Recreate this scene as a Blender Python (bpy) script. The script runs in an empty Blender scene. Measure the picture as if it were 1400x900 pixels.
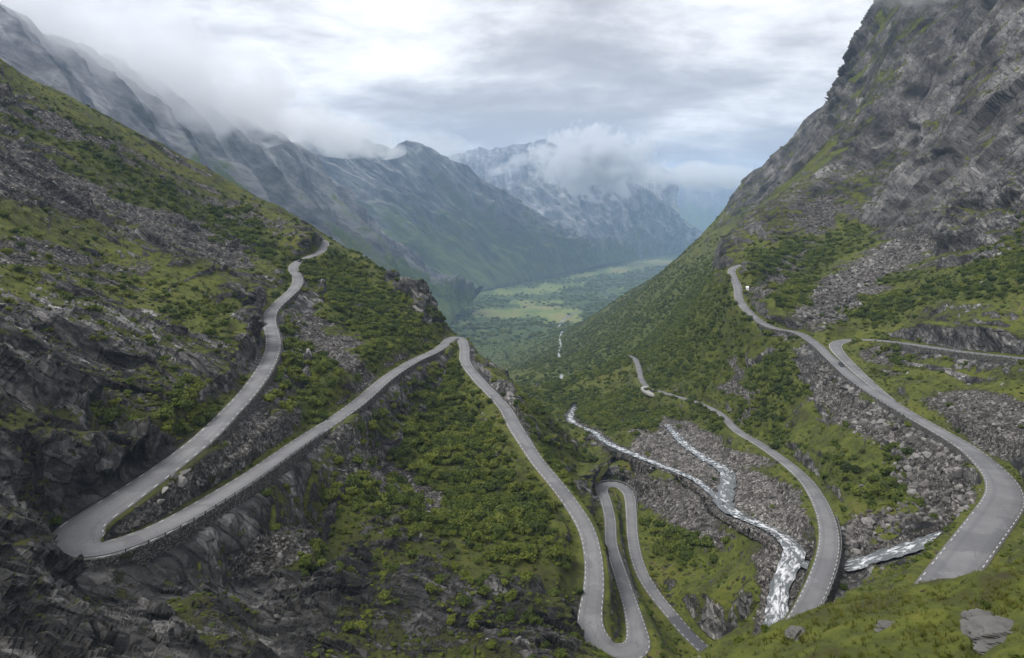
import bpy, bmesh, math, random
import numpy as np
from mathutils import Vector, Matrix

random.seed(7)
RNG = np.random.default_rng(7)
sc = bpy.context.scene
COL = sc.collection

# ------------------------------------------------------------------ camera
F0, U0, V0 = 933.0, 700.0, 275.0            # survey lens of the photograph (1400 x 900)
cam_d = bpy.data.cameras.new('camera')
cam = bpy.data.objects.new('camera', cam_d)
COL.objects.link(cam)
cam.location = (0, 0, 0)
cam.rotation_euler = (math.radians(90), 0, 0)
cam_d.sensor_width = 36.0
cam_d.lens = 36.0 * F0 / 1400.0
cam_d.shift_y = -(450.0 - V0) / 1400.0
cam_d.clip_start = 0.5
cam_d.clip_end = 60000.0
sc.camera = cam

# ------------------------------------------------------------------ world, sun, exposure
SUN_EL, SUN_AZ = math.radians(54), math.radians(-115)      # azimuth from +Y towards +X
world = bpy.data.worlds.new('World')
sc.world = world
world.use_nodes = True
def build_world():
    nt = world.node_tree
    N, L = nt.nodes, nt.links
    N.clear()
    out = N.new('ShaderNodeOutputWorld')
    sky = N.new('ShaderNodeTexSky')
    sky.sky_type = 'NISHITA'
    sky.sun_disc = False
    sky.sun_elevation = SUN_EL
    sky.sun_rotation = SUN_AZ
    bg_sky = N.new('ShaderNodeBackground'); bg_sky.inputs[1].default_value = 0.1
    L.new(sky.outputs[0], bg_sky.inputs[0])
    tc = N.new('ShaderNodeTexCoord')
    sep = N.new('ShaderNodeSeparateXYZ'); L.new(tc.outputs['Generated'], sep.inputs[0])
    def M(op, a, b=None, c=None):
        n = N.new('ShaderNodeMath'); n.operation = op
        for i, v in enumerate((a, b, c)):
            if v is None: continue
            if isinstance(v, (int, float)): n.inputs[i].default_value = v
            else: L.new(v, n.inputs[i])
        return n.outputs[0]
    zz = M('MAXIMUM', sep.outputs[2], 0.0)
    inv = M('DIVIDE', 1.0, M('ADD', zz, 0.22))          # cloud deck seen in perspective
    comb = N.new('ShaderNodeCombineXYZ')
    L.new(M('MULTIPLY', sep.outputs[0], inv), comb.inputs[0])
    L.new(M('MULTIPLY', sep.outputs[1], inv), comb.inputs[1])
    def noise(scale, detail, rough, off, dist=0.0, sx=1.0, sy=1.0):
        mp = N.new('ShaderNodeMapping'); L.new(comb.outputs[0], mp.inputs[0])
        mp.inputs['Location'].default_value = off
        mp.inputs['Scale'].default_value = (sx, sy, 1)
        n = N.new('ShaderNodeTexNoise'); L.new(mp.outputs[0], n.inputs['Vector'])
        n.inputs['Scale'].default_value = scale; n.inputs['Detail'].default_value = detail
        n.inputs['Roughness'].default_value = rough; n.inputs['Distortion'].default_value = dist
        return n.outputs[0]
    a = noise(0.75, 9, 0.55, (3.1, 1.7, 0), 0.12, 0.85, 1.0)
    b = noise(2.3, 9, 0.60, (8.4, 5.2, 0), 0.15, 0.8, 1.0)
    m = M('ADD', M('MULTIPLY', a, 0.55), M('MULTIPLY', b, 0.45))
    ramp = N.new('ShaderNodeValToRGB'); L.new(m, ramp.inputs[0])
    cr = ramp.color_ramp; cr.interpolation = 'B_SPLINE'
    cr.elements[0].position = 0.39; cr.elements[0].color = (0.33, 0.33, 0.355, 1)
    cr.elements[1].position = 0.575; cr.elements[1].color = (0.93, 0.93, 0.935, 1)
    e = cr.elements.new(0.455); e.color = (0.46, 0.46, 0.485, 1)
    e = cr.elements.new(0.51); e.color = (0.68, 0.68, 0.695, 1)
    bg_c = N.new('ShaderNodeBackground'); L.new(ramp.outputs[0], bg_c.inputs[0]); bg_c.inputs[1].default_value = 1.12
    mix = N.new('ShaderNodeMixShader'); mix.inputs[0].default_value = 0.95
    L.new(bg_sky.outputs[0], mix.inputs[1]); L.new(bg_c.outputs[0], mix.inputs[2])
    L.new(mix.outputs[0], out.inputs[0])
build_world()
sun_d = bpy.data.lights.new('sun', 'SUN')
sun = bpy.data.objects.new('sun', sun_d); COL.objects.link(sun)
sun_d.energy = 2.4; sun_d.angle = math.radians(25); sun_d.color = (1.0, 0.97, 0.92)
d = Vector((math.sin(SUN_AZ) * math.cos(SUN_EL), math.cos(SUN_AZ) * math.cos(SUN_EL), math.sin(SUN_EL)))
sun.rotation_euler = d.to_track_quat('Z', 'Y').to_euler()
sun.location = (0, 0, 500)
sc.view_settings.view_transform = 'Standard'
sc.view_settings.look = 'None'
sc.view_settings.exposure = 0.46
sc.view_settings.gamma = 1.0
sc.view_settings.use_curve_mapping = False
sc.render.engine = 'CYCLES'
cy = sc.cycles
cy.max_bounces = 8; cy.diffuse_bounces = 2; cy.glossy_bounces = 2; cy.transmission_bounces = 2
cy.transparent_max_bounces = 8; cy.volume_bounces = 6
cy.use_denoising = True
cy.use_adaptive_sampling = True; cy.adaptive_threshold = 0.025
cy.caustics_reflective = False; cy.caustics_refractive = False

# ------------------------------------------------------------------ helpers
def tag(o, label=None, cat=None, group=None, kind=None):
    if label: o['label'] = label
    if cat: o['category'] = cat
    if group: o['group'] = group
    if kind: o['kind'] = kind
    return o
def link_mesh(name, verts, faces, mat=None, parent=None, smooth=True):
    """verts (n,3) array; faces list or an (m,k) array."""
    me = bpy.data.meshes.new(name)
    verts = np.asarray(verts, dtype=np.float32)
    if isinstance(faces, np.ndarray):
        m, k = faces.shape
        me.vertices.add(len(verts)); me.vertices.foreach_set('co', verts.ravel())
        me.loops.add(m * k); me.loops.foreach_set('vertex_index', faces.astype(np.int32).ravel())
        me.polygons.add(m); me.polygons.foreach_set('loop_start', np.arange(0, m * k, k, dtype=np.int32))
        me.polygons.foreach_set('use_smooth', np.full(m, smooth))
        me.update(calc_edges=True)
    else:
        me.from_pydata([tuple(map(float, v)) for v in verts], [], faces)
        me.polygons.foreach_set('use_smooth', np.full(len(me.polygons), smooth))
        me.update()
    o = bpy.data.objects.new(name, me); COL.objects.link(o)
    if mat: me.materials.append(mat)
    if parent: o.parent = parent
    return o
def attr(o, name, arr, typ='FLOAT'):
    a = o.data.attributes.new(name, typ, 'POINT')
    if typ == 'FLOAT': a.data.foreach_set('value', np.ascontiguousarray(arr, dtype=np.float32).ravel())
    else: a.data.foreach_set('vector', np.ascontiguousarray(arr, dtype=np.float32).ravel())
def empty(name, loc=(0, 0, 0), rz=0.0):
    o = bpy.data.objects.new(name, None); COL.objects.link(o)
    o.location = loc; o.rotation_euler = (0, 0, rz); o.empty_display_size = 0.3
    return o
def smooth01(a, b, x):
    t = np.clip((x - a) / (b - a), 0, 1)
    return t * t * (3 - 2 * t)
def W(u, v, y):                      # surveyed point: bearing, dip and distance -> world
    return np.array(((u - U0) * y / F0, y, (V0 - v) * y / F0))

# ---- gradient noise
_PERM = np.random.default_rng(11).permutation(1024).astype(np.int64)
_PERM = np.concatenate([_PERM, _PERM, _PERM])
_G2 = np.array([(math.cos(t), math.sin(t)) for t in np.linspace(0, 2 * math.pi, 64, endpoint=False)], dtype=np.float32)
_g3 = np.random.default_rng(5).normal(size=(256, 3)); _G3 = (_g3 / np.linalg.norm(_g3, axis=1, keepdims=True)).astype(np.float32)
def noise2(x, y, seed=0):
    xi = np.floor(x).astype(np.int64); yi = np.floor(y).astype(np.int64)
    xf = (x - xi).astype(np.float32); yf = (y - yi).astype(np.float32)
    u = xf * xf * xf * (xf * (xf * 6 - 15) + 10); v = yf * yf * yf * (yf * (yf * 6 - 15) + 10)
    def g(i, j):
        h = _PERM[_PERM[(xi + i + seed * 17) & 1023] + ((yi + j + seed * 31) & 1023)] & 63
        gg = _G2[h]
        return gg[..., 0] * (xf - i) + gg[..., 1] * (yf - j)
    a = g(0, 0); b = g(1, 0); c = g(0, 1); e = g(1, 1)
    ab = a + u * (b - a); ce = c + u * (e - c)
    return (ab + v * (ce - ab)) * 1.5
def noise3(p, seed=0):
    pi = np.floor(p).astype(np.int64); pf = (p - pi).astype(np.float32)
    w = pf * pf * pf * (pf * (pf * 6 - 15) + 10)
    X = (pi[:, 0] + seed * 17) & 1023; Y = (pi[:, 1] + seed * 31) & 1023; Z = (pi[:, 2] + seed * 7) & 1023
    X1 = (X + 1) & 1023; Y1 = (Y + 1) & 1023; Z1 = (Z + 1) & 1023
    def g(xx, yy, zz, i, j, k):
        gg = _G3[_PERM[_PERM[_PERM[xx] + yy] + zz] & 255]
        return gg[:, 0] * (pf[:, 0] - i) + gg[:, 1] * (pf[:, 1] - j) + gg[:, 2] * (pf[:, 2] - k)
    def lx(yy, zz, j, k):
        a = g(X, yy, zz, 0, j, k); b = g(X1, yy, zz, 1, j, k)
        return a + w[:, 0] * (b - a)
    a = lx(Y, Z, 0, 0); b = lx(Y1, Z, 1, 0); a = a + w[:, 1] * (b - a)
    c = lx(Y, Z1, 0, 1); e = lx(Y1, Z1, 1, 1); c = c + w[:, 1] * (e - c)
    return (a + w[:, 2] * (c - a)) * 1.6
def fbm2(x, y, wl, octs, gain=0.5, seed=0, cell=None):
    s = np.zeros(x.shape, np.float32); amp = 1.0; tot = 0
    for o in range(octs):
        n = noise2(x / wl, y / wl, seed + o)
        if cell is not None: n = n * smooth01(0.35, 0.8, wl / (cell * 4))
        s += amp * n; tot += amp; amp *= gain; wl *= 0.5
    return s / tot
def ridged3(p, wl, octs, gain=0.55, seed=0, cell=None):
    s = np.zeros(len(p), np.float32); amp = 1.0; tot = 0; prev = 1.0
    for o in range(octs):
        n = 1 - 2 * np.abs(noise3(p / wl, seed + o))
        if cell is not None: n = n * smooth01(0.35, 0.8, wl / (cell * 4))
        s += amp * n; tot += amp; amp *= gain; wl *= 0.5
    return s / tot

# ------------------------------------------------------------------ roads as surveyed: (bearing, dip, level, width)
ROAD_UPPER = [
 (424,316,-20,6),(436,325,-26,6),(444,332,-29.5,6),(442,340,-32,6),(434,347,-34.5,6),(420,352,-36,6),(406,359,-38.5,6),(401,368,-40.5,6),
 (407,381,-44,6),(403,394,-47,6),(386,410,-50,6),(372,424,-53,6),(368,440,-55,6),(373,460,-57,6),(373,478,-58.5,6),(363,502,-59.5,6),
 (342,533,-60.5,6),(312,566,-61.5,6),(281,597,-62,6.3),(251,622,-62.5,6.5),(216,648,-63,7),(183,671,-63.5,7.6),(148,695,-64,8.4),(119,713,-64.5,9),
 (103,729,-65,9.5),(105,743,-65.5,9.5),(121,751,-66,9),(147,750,-66.5,8),(190,736,-67.5,7),(240,713,-68.5,6.5),(300,678,-70,6.2),(345,650,-71,6),
 (385,622,-73,6),(420,598,-75,6),(460,572,-77,6),(494,547,-78.5,6),(529,517,-80,6),(563,495,-81.5,6),(591,482,-83,6),(606,473,-84,6.3),
 (614,465,-84.7,6.8),(623,461,-85.3,6.8),(631,465,-86,6.5),(635,477,-87.5,6),(636,495,-89.5,6),(653,518,-92,6),(673,539,-94.5,6),(691,559,-97,6),
 (702,580,-99,6.5),(717,604,-101,6.2),(735,631,-104,6),(770,674,-108,6),(800,720,-112,6),(811,762,-114.5,6),(812,803,-116.5,6.4),(807,838,-118,7),
 (808,864,-119.2,8),(824,885,-120.2,8.5),(848,893,-121.2,8.5),(871,884,-122.4,7.5),(870,858,-124,6),(861,824,-126,5),(848,784,-128.5,4.8),(836,745,-131.5,4.8),
 (834,710,-133.5,4.8),(828,684,-135,5),(822,668,-136,6),(832,662,-136.5,6),(848,664,-137,6),(860,676,-137.5,5.5),(863,700,-138,5),(865,735,-138.4,4.8),
 (872,769,-138.7,4.8),(885,797,-139,4.8),(902,821,-139.2,4.6),(919,841,-139.5,4.6),(939,865,-139.8,4.6),(962,887,-140,4.6),(990,912,-140.5,4.6)]
ROAD_RIGHT = [
 (1236,880,-60,7),(1262,838,-62.5,7),(1277,818,-64,7.2),(1316,764,-67.2,7.6),(1352,716,-70.5,8.2),(1370,690,-73,8.6),(1374,672,-75,8.4),(1362,648,-77.3,7.6),
 (1325,614,-80.3,6.6),(1285,590,-82,6.2),(1246,568,-83,6),(1208,545,-83.2,6.6),(1168,519,-82.2,6),(1137,491,-80,5.6),(1115,470,-78.2,5.6),(1099,459,-77.5,5.8),
 (1085,453,-77.2,6),(1062,450,-76.6,6),(1040,440,-75,6),(1022,425,-72,6),(1010,408,-67.5,6),(1009,393,-62,6),(1002,378,-56,6),(999,369,-52,6),(1006,364,-49.5,6),(1020,361,-48,6)]
ROAD_BRANCH = [
 (1480,497,-59.5,7.6),(1400,490,-62.5,7.6),(1350,485,-65.5,7.6),(1300,479,-68.5,7.6),(1260,473,-71,7.6),(1225,468,-73.5,6.8),(1195,465,-75.6,5.4),(1170,464.5,-77.2,5.8),
 (1151,466.5,-78.0,6.4),(1142,472,-78.4,6.6),(1145,480,-78.9,6.4),(1155,491,-80.05,5.8),(1170,506,-81.2,5.2),(1187,521,-82.2,4.4),(1207,538,-83.1,3.6),(1222,549,-83.25,3)]
ROAD_LOWER = [
 (1080,870,-107,6),(1102,833,-106.3,6),(1120,795,-105.8,6.2),(1131,762,-105.6,6.2),(1134,735,-106,6.2),(1130,710,-107,6),(1119,683,-108.6,5.8),(1100,655,-110.6,5.6),(1070,629,-113.2,5.4),
 (1035,605,-115.6,5.2),(1008,589,-117.5,5),(985,566,-120,4.6),(955,551,-125,4.4),(925,542,-132,4.4),(905,536,-138,4.4),(886,530,-143,4.6),(877,518,-147,4.8),(874,506,-150,5),(871,495,-153,5.4),(864,488,-155.5,5),(850,484,-158,5)]

def catmull(P, step):
    P = np.asarray(P, float)
    out = []
    Q = np.vstack([2 * P[0] - P[1], P, 2 * P[-1] - P[-2]])
    for i in range(1, len(Q) - 2):
        p0, p1, p2, p3 = Q[i - 1], Q[i], Q[i + 1], Q[i + 2]
        n = max(2, int(np.linalg.norm((p2 - p1)[:3]) / step))
        t = np.linspace(0, 1, n, endpoint=False)[:, None]
        out.append(0.5 * (2 * p1 + (p2 - p0) * t + (2 * p0 - 5 * p1 + 4 * p2 - p3) * t ** 2 + (3 * p1 - p0 - 3 * p2 + p3) * t ** 3))
    out.append(P[-1:])
    return np.vstack(out)
def resample(P, step):
    s = np.concatenate([[0], np.cumsum(np.linalg.norm(np.diff(P[:, :3], axis=0), axis=1))])
    n = max(2, int(s[-1] / step)); t = np.linspace(0, s[-1], n + 1)
    return np.stack([np.interp(t, s, P[:, k]) for k in range(P.shape[1])], 1)
def gsmooth(P, sig):
    r = int(sig * 3) + 1; k = np.exp(-0.5 * (np.arange(-r, r + 1) / sig) ** 2); k /= k.sum()
    Q = np.vstack([np.repeat(P[:1], r, 0), P, np.repeat(P[-1:], r, 0)])
    R = np.stack([np.convolve(Q[:, c], k, 'valid') for c in range(P.shape[1])], 1)
    return R
def road_path(ctrl, sig=2.0):
    pts = []
    for u, v, z, w in ctrl:
        y = z * F0 / (V0 - v)
        pts.append(((u - U0) * y / F0, y, z, w))
    p = resample(catmull(pts, 1.0), 1.0)
    return gsmooth(p, sig)
class Road: pass
ROADS = []
for name, ctrl, sig in (('upper', ROAD_UPPER, 2.2), ('right', ROAD_RIGHT, 4.0), ('branch', ROAD_BRANCH, 3.0), ('lower', ROAD_LOWER, 4.0)):
    r = Road(); r.name = name; r.p = road_path(ctrl, sig)
    t = np.gradient(r.p[:, :2], axis=0); t /= np.linalg.norm(t, axis=1, keepdims=True) + 1e-9
    r.t = t; r.n = np.stack([-t[:, 1], t[:, 0]], 1)            # n points to the left of travel
    ROADS.append(r)

# ------------------------------------------------------------------ relief: surveyed ground points (bearing, dip, distance)
GROUND = [
 # left slope, bottom to top
 (-150,1000,60),(0,1000,66),(200,1000,78),(400,1000,100),(600,1000,120),(750,1000,130),(-150,850,85),(0,850,94),(100,815,116),(160,800,126),(60,800,113),(100,850,108),(200,850,116),(300,800,140),(400,850,140),(500,800,165),(600,850,158),(700,900,150),(700,800,192),(770,850,178),
 (-150,700,105),(0,740,112),(30,750,116),(0,650,122),(60,640,135),(100,600,150),(0,550,140),(200,590,170),(0,400,195),(100,450,195),(200,500,195),(250,560,185),(300,500,225),(200,400,270),(100,350,260),(0,250,270),(100,250,335),(200,300,350),(-150,250,215),(-150,50,310),(-150,-60,400),
 (350,460,255),(340,400,320),(300,350,380),(350,340,430),(390,345,435),(380,320,460),
 (0,88,385),(0,96,430),(0,130,470),(100,150,490),(100,135,430),(200,195,480),(300,250,505),(380,290,515),(430,316,510),
 (500,352,490),(560,395,460),(600,430,430),(612,450,425),
 (420,440,340),(450,400,400),(500,430,390),(550,450,385),(480,470,340),(420,520,260),(440,550,250),(470,380,440),(540,420,420),(330,620,185),(300,650,170),(260,670,158),
 (500,620,255),(400,700,190),(300,770,152),(600,600,300),(600,530,345),(560,560,310),(650,650,262),(600,700,228),(500,720,198),(660,570,325),(700,680,250),(740,740,218),(620,480,395),
 # behind the left ridge
 (0,160,560),(200,260,700),(430,400,720),(430,520,1000),(560,470,620),(560,590,1000),(0,330,900),(200,420,1000),(-150,50,600),(-150,200,900),(0,450,1400),(200,500,1500),(430,520,1600),(560,530,1600),(620,500,520),(640,590,1000),
 (430,440,2600),(560,440,3000),(200,420,2600),(0,420,2600),
 # right flank of the spur and the bed of the valley
 (660,492,400),(690,520,385),(720,548,372),(750,575,358),(780,602,350),(800,640,340),(680,545,490),(720,575,450),(760,605,430),(785,628,395),(815,650,360),(812,662,338),(812,690,305),(800,700,280),(650,555,600),
 (740,545,640),(700,525,880),(690,512,1250),(740,500,1250),(650,560,1000),
 (800,615,440),(830,640,390),(880,650,352),(850,720,296),(900,740,278),(930,760,262),(920,690,300),(960,720,270),(980,780,244),(1000,840,205),(960,830,222),(1020,760,238),(850,820,236),(830,760,240),
 (850,580,480),(830,555,570),(900,560,490),(830,520,760),(900,600,402),(870,590,442),(940,580,420),(1000,615,346),(1050,660,286),(1080,690,262),(1092,730,228),
 (765,490,1200),(765,470,1800),(768,450,2500),(770,430,3300),(780,405,4400),(800,380,5500),(800,360,6900),(700,440,3300),(650,430,3550),(700,400,4600),(850,400,4500),(850,370,6000),(900,358,7000),(620,435,3400),
 # right side
 (1000,340,615),(1010,320,700),(900,450,900),(950,420,700),(980,400,575),(975,450,520),(930,450,720),(960,500,500),(900,500,640),(850,480,950),(800,480,1250),(1040,490,405),(1000,480,455),(1050,560,355),(1000,540,410),(1100,600,305),(1060,600,338),(1150,560,313),(1100,520,352),(1200,640,247),(1200,690,228),(1250,640,236),(1180,600,268),(1250,690,217),(1300,680,210),(1300,640,222),(1180,690,233),(1170,735,216),(1190,800,178),(1250,764,190),(1290,752,187),(1210,776,192),(1175,788,194),(1250,795,165),(1230,815,145),(1215,805,168),(1310,738,184),(1290,775,160),(1150,800,192),(1170,840,162),
 (1300,420,345),(1200,420,410),(1250,440,365),(1400,430,300),(1300,330,450),(1250,300,510),(1200,360,478),(1100,400,458),(1100,425,428),(1050,380,505),(1050,400,480),(1100,330,580),(1400,320,370),(1350,220,500),(1300,220,560),(1250,200,640),(1400,120,500),(1300,100,640),(1250,0,800),(1400,0,560),(1400,-150,640),(1250,-150,950),(1550,0,480),(1550,250,330),(1550,400,260),(1550,-200,600),
 (1050,270,900),(1000,310,1100),(950,360,1150),(1150,200,800),(1100,250,780),(1200,100,850),(1180,150,860),
 (1300,545,275),(1390,610,205),(1400,560,240),(1340,570,242),(1250,510,310),(1240,530,288),(1420,640,176),(1480,600,170),(1420,720,135),(1550,600,150),(1400,760,108),(1340,800,100),(1300,850,85),
 (1212,0,1050),(1212,50,1300),(1165,180,1330),(1110,225,1420),(1060,270,1650),(1150,150,1500),(1195,80,1520),(1235,0,1600),(1190,200,2000),(1240,-60,1400),(1228,20,1450),(1215,120,1550),(1130,260,1900),(1000,320,1750),(1100,290,1650),(1185,55,1070),(1160,105,1090),(1143,142,1110),(1120,165,1150),(1095,186,1200),(1060,220,1300),(1025,250,1400),(980,300,1480),(930,350,1580),(870,398,1680),(800,438,1850),(750,463,2000),(715,485,2050),(1200,-200,1200),
 (1212,120,1700),(1150,260,1700),(1095,300,1900),(1025,340,2200),(980,365,2400),(930,395,2600),(870,430,2800),(1212,300,3000),(1400,100,1200),(1400,300,2500),(1100,360,4000),(1000,365,5000),
 # ground by the viewpoint
 (1200,1100,9),(1400,1100,9),(1000,1100,9),(700,1200,14),(300,1250,18),(0,1250,22),(-150,1200,25),
 (1200,960,22),(1250,818,38),(1330,800,36),(1400,768,34),(1550,700,33),(1150,836,40),(1100,850,40),(1040,878,38),(980,900,36),(900,940,34),(1400,860,24),(1300,870,26),(1100,920,26),(800,1050,30),
 (1250,1000,52),(1400,960,50),(1100,1000,55),(980,1030,55),(1150,920,85),(1250,900,72),(1050,930,110),(1000,940,130),(900,930,150),(1100,880,150),(1550,850,60),(800,1000,110),(1380,850,70),
 # far limits
 (-400,300,1500),(-400,450,3000),(-400,330,6000),(200,350,6000),(600,340,8000),(800,341,9000),(800,315,15000),(300,318,15000),(1200,320,12000),(1500,330,9000),(1000,335,9500),(1550,300,1500),
]
# river and streams: (bearing, dip, distance, width)
RIVER_MAIN = [(1050,905,175,7),(1060,850,192,10),(1064,815,201,9),(1072,785,208,9),(1086,762,214,11),(1080,742,222,10),(1058,725,238,9),(1030,712,254,9),(1003,700,268,10),(990,688,276,12),(993,668,290,11),(996,650,304,11),(985,637,318,11),(967,628,334,9),(948,615,354,9),(933,603,374,9),(921,590,398,7),(912,580,415,6)]
RIVER_WEST = [(990,690,274,5),(968,668,292,6),(945,652,310,6),(915,640,332,7),(885,628,356,8),(858,617,382,9),(835,607,410,9),(822,599,435,8),(812,590,462,9),(797,585,484,9),(784,578,516,10),(779,570,548,9),(783,562,586,8),(785,555,620,6)]
STREAM_EAST = [(1352,696,189,6),(1322,714,194,9),(1290,732,197,10),(1250,745,199,10),(1210,757,201,10),(1175,768,203,10),(1150,774,204,10),(1120,776,208,8),(1095,768,212,8)]
RIVER_FAR = [(772,536,770,11),(771,528,860,12),(768,520,930,11),(768,512,1000,9)]
RIVER_FAR_B = [(799,538,760,5),(790,528,830,6),(782,517,900,7),(778,508,990,7),(774,498,1100,7),(766,490,1250,8),(764,482,1420,9),(767,472,1680,10),(765,462,2000,12),(769,452,2450,15),(764,446,2750,14),(778,432,3250,18),(806,420,3700,22),(838,410,4150,28),(842,405,4400,26),(820,398,4700,24),(845,388,5200,28),(880,375,5900,40),(915,362,6700,50)]
def water_path(ctrl):
    pts = [(*W(u, v, y), w * (0.62 if y < 700 else 0.60)) for u, v, y, w in ctrl]
    step = max(1.0, pts[len(pts) // 2][1] / 250)
    return gsmooth(resample(catmull(pts, step), step), 1.5), step
WATERS = [(n, *water_path(c)) for n, c in (('main', RIVER_MAIN), ('west', RIVER_WEST), ('east', STREAM_EAST), ('far', RIVER_FAR), ('far_b', RIVER_FAR_B))]

# ------------------------------------------------------------------ thin plate relief in (bearing, log distance)
def build_base(sg, Lg):
    pts = [((u - U0) / F0, math.log(y), (V0 - v) / F0) for u, v, y in GROUND]
    for r in ROADS:
        k = 14 if r.name != 'lower' else 18
        for q in r.p[::k]:
            pts.append((q[0] / q[1], math.log(q[1]), q[2] / q[1]))
    for n, p, st in WATERS:
        for q in p[::12]:
            pts.append((q[0] / q[1], math.log(q[1]), q[2] / q[1]))
    A = np.array(pts)
    n = len(A)
    def K(a, b):
        r2 = (a[:, None, 0] - b[None, :, 0]) ** 2 + (a[:, None, 1] - b[None, :, 1]) ** 2
        return 0.5 * r2 * np.log(r2 + 1e-12)
    M = np.zeros((n + 3, n + 3)); M[:n, :n] = K(A, A) + np.eye(n) * 3e-5
    M[:n, n] = 1; M[:n, n + 1:] = A[:, :2]; M[n, :n] = 1; M[n + 1:, :n] = A[:, :2].T
    c = np.linalg.solve(M, np.concatenate([A[:, 2], [0, 0, 0]]))
    cs = np.linspace(sg[0], sg[-1], 240); cL = np.linspace(Lg[0], Lg[-1], 520)
    SS, LL = np.meshgrid(cs, cL)
    q = np.stack([SS.ravel(), LL.ravel()], 1); val = np.empty(len(q))
    for i in range(0, len(q), 20000):
        b = q[i:i + 20000]
        val[i:i + 20000] = K(b, A) @ c[:n] + c[n] + b @ c[n + 1:]
    val = val.reshape(SS.shape)
    # bilinear lift to the full grid
    fi = (sg - cs[0]) / (cs[1] - cs[0]); fj = (Lg - cL[0]) / (cL[1] - cL[0])
    def lin(a, f, ax):
        i = np.clip(np.floor(f).astype(int), 1, a.shape[ax] - 3); t = f - i
        sh = [1, 1]; sh[ax] = -1; t = t.reshape(sh)
        p0, p1, p2, p3 = (np.take(a, i + k, ax) for k in (-1, 0, 1, 2))
        return 0.5 * (2 * p1 + (p2 - p0) * t + (2 * p0 - 5 * p1 + 4 * p2 - p3) * t ** 2 + (3 * p1 - p0 - 3 * p2 + p3) * t ** 3)
    return lin(lin(val, fj, 0), fi, 1)
NC = 1150
sg = np.linspace(-0.98, 0.98, NC)
def seg(y0, y1, d): return np.arange(math.log(y0), math.log(y1), d)
Lg = np.concatenate([seg(7, 80, 0.0085), seg(80, 420, 0.0023), seg(420, 1120, 0.00125), seg(1120, 2200, 0.0048), seg(2200, 16000, 0.011)])
NR = len(Lg)
SS, LL = np.meshgrid(sg.astype(np.float64), Lg)
YY = np.exp(LL); XX = SS * YY
BASE = build_base(sg, Lg) * YY
CELL = (YY * (sg[1] - sg[0]))                         # grid spacing on the ground
SIL = np.array([(690,494),(715,485),(750,463),(800,438),(870,398),(930,350),(980,300),(1025,250),(1060,218),(1095,186),(1120,162),(1143,140),(1157,105),(1174,70),(1187,45),(1203,12),(1218,-15),(1245,-60),(1320,-200),(1700,-500)], float)
cap = np.interp(U0 + F0 * sg, SIL[:, 0], (V0 - SIL[:, 1]) / F0, left=9.0)[None, :]      # the skyline of the right-hand mountain
_t = BASE / YY; _o = np.maximum(_t - cap, 0) * (YY > 620) * ((YY < 2250) | (SS > 0.33))
BASE = (_t - _o * 1.12) * YY
NAT = BASE.copy()

# corridor fields: nearest road / nearest water
def corridor(path, radius, fields, extra=0):
    """for every grid node within radius of the path: signed distance, level, half width, index"""
    D, Zr, Hw, Idx = fields
    for k, q in enumerate(path):
        x, y, z, w = q[:4]
        j0 = np.searchsorted(Lg, math.log(max(7.1, y - radius))); j1 = np.searchsorted(Lg, math.log(y + radius))
        s0 = (x - radius) / (y - (radius if x < radius else -radius)); s1 = (x + radius) / (y - (radius if x > -radius else -radius))
        i0 = np.searchsorted(sg, min(s0, s1)); i1 = np.searchsorted(sg, max(s0, s1))
        if j1 <= j0 or i1 <= i0: continue
        sl = (slice(j0, j1), slice(i0, i1))
        dd = np.hypot(XX[sl] - x, YY[sl] - y) - w / 2
        m = dd < D[sl]
        D[sl] = np.where(m, dd, D[sl]); Zr[sl] = np.where(m, z, Zr[sl]); Hw[sl] = np.where(m, w / 2, Hw[sl]); Idx[sl] = np.where(m, k + extra, Idx[sl])
def leg_levels(path, radius, acc, step=2):
    SW, SZ = acc
    for x, y, z, w in path[::step]:
        j0 = np.searchsorted(Lg, math.log(max(7.1, y - radius))); j1 = np.searchsorted(Lg, math.log(y + radius))
        s0 = (x - radius) / (y - (radius if x < radius else -radius)); s1 = (x + radius) / (y - (radius if x > -radius else -radius))
        i0 = np.searchsorted(sg, min(s0, s1)); i1 = np.searchsorted(sg, max(s0, s1))
        if j1 <= j0 or i1 <= i0: continue
        sl = (slice(j0, j1), slice(i0, i1))
        dd = np.maximum(np.hypot(XX[sl] - x, YY[sl] - y) - w / 2 + 0.6, 0.25)
        q = 1.0 / dd ** 5
        SW[sl] += q; SZ[sl] += q * z
def new_fields(): return (np.full(XX.shape, 1e6, np.float32), np.zeros(XX.shape, np.float32), np.zeros(XX.shape, np.float32), np.full(XX.shape, -1, np.int32))
RF = new_fields(); LEG = (np.zeros(XX.shape), np.zeros(XX.shape))
off = 0
for r in ROADS:
    r.off = off
    corridor(r.p, 26.0, RF, off); off += len(r.p)
    leg_levels(r.p, 20.0, LEG)
ROAD_Z = np.where(LEG[0] > 0, LEG[1] / np.maximum(LEG[0], 1e-30), 0)
WF = new_fields()
for n, p, st in WATERS:
    corridor(np.c_[p[:, :3], p[:, 3] + (3.0 if n == 'east' else 1.5)], max(25.0, st * 6), WF)
def sample_grid(A, x, y):
    """bilinear sample of a grid field at world x, y"""
    x = np.asarray(x, float); y = np.asarray(y, float)
    fs = (x / y - sg[0]) / (sg[1] - sg[0]); fl = np.interp(np.log(y), Lg, np.arange(NR))
    i = np.clip(np.floor(fs).astype(int), 0, NC - 2); j = np.clip(np.floor(fl).astype(int), 0, NR - 2)
    a = fs - i; b = fl - j
    return (A[j, i] * (1 - a) + A[j, i + 1] * a) * (1 - b) + (A[j + 1, i] * (1 - a) + A[j + 1, i + 1] * a) * b

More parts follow.
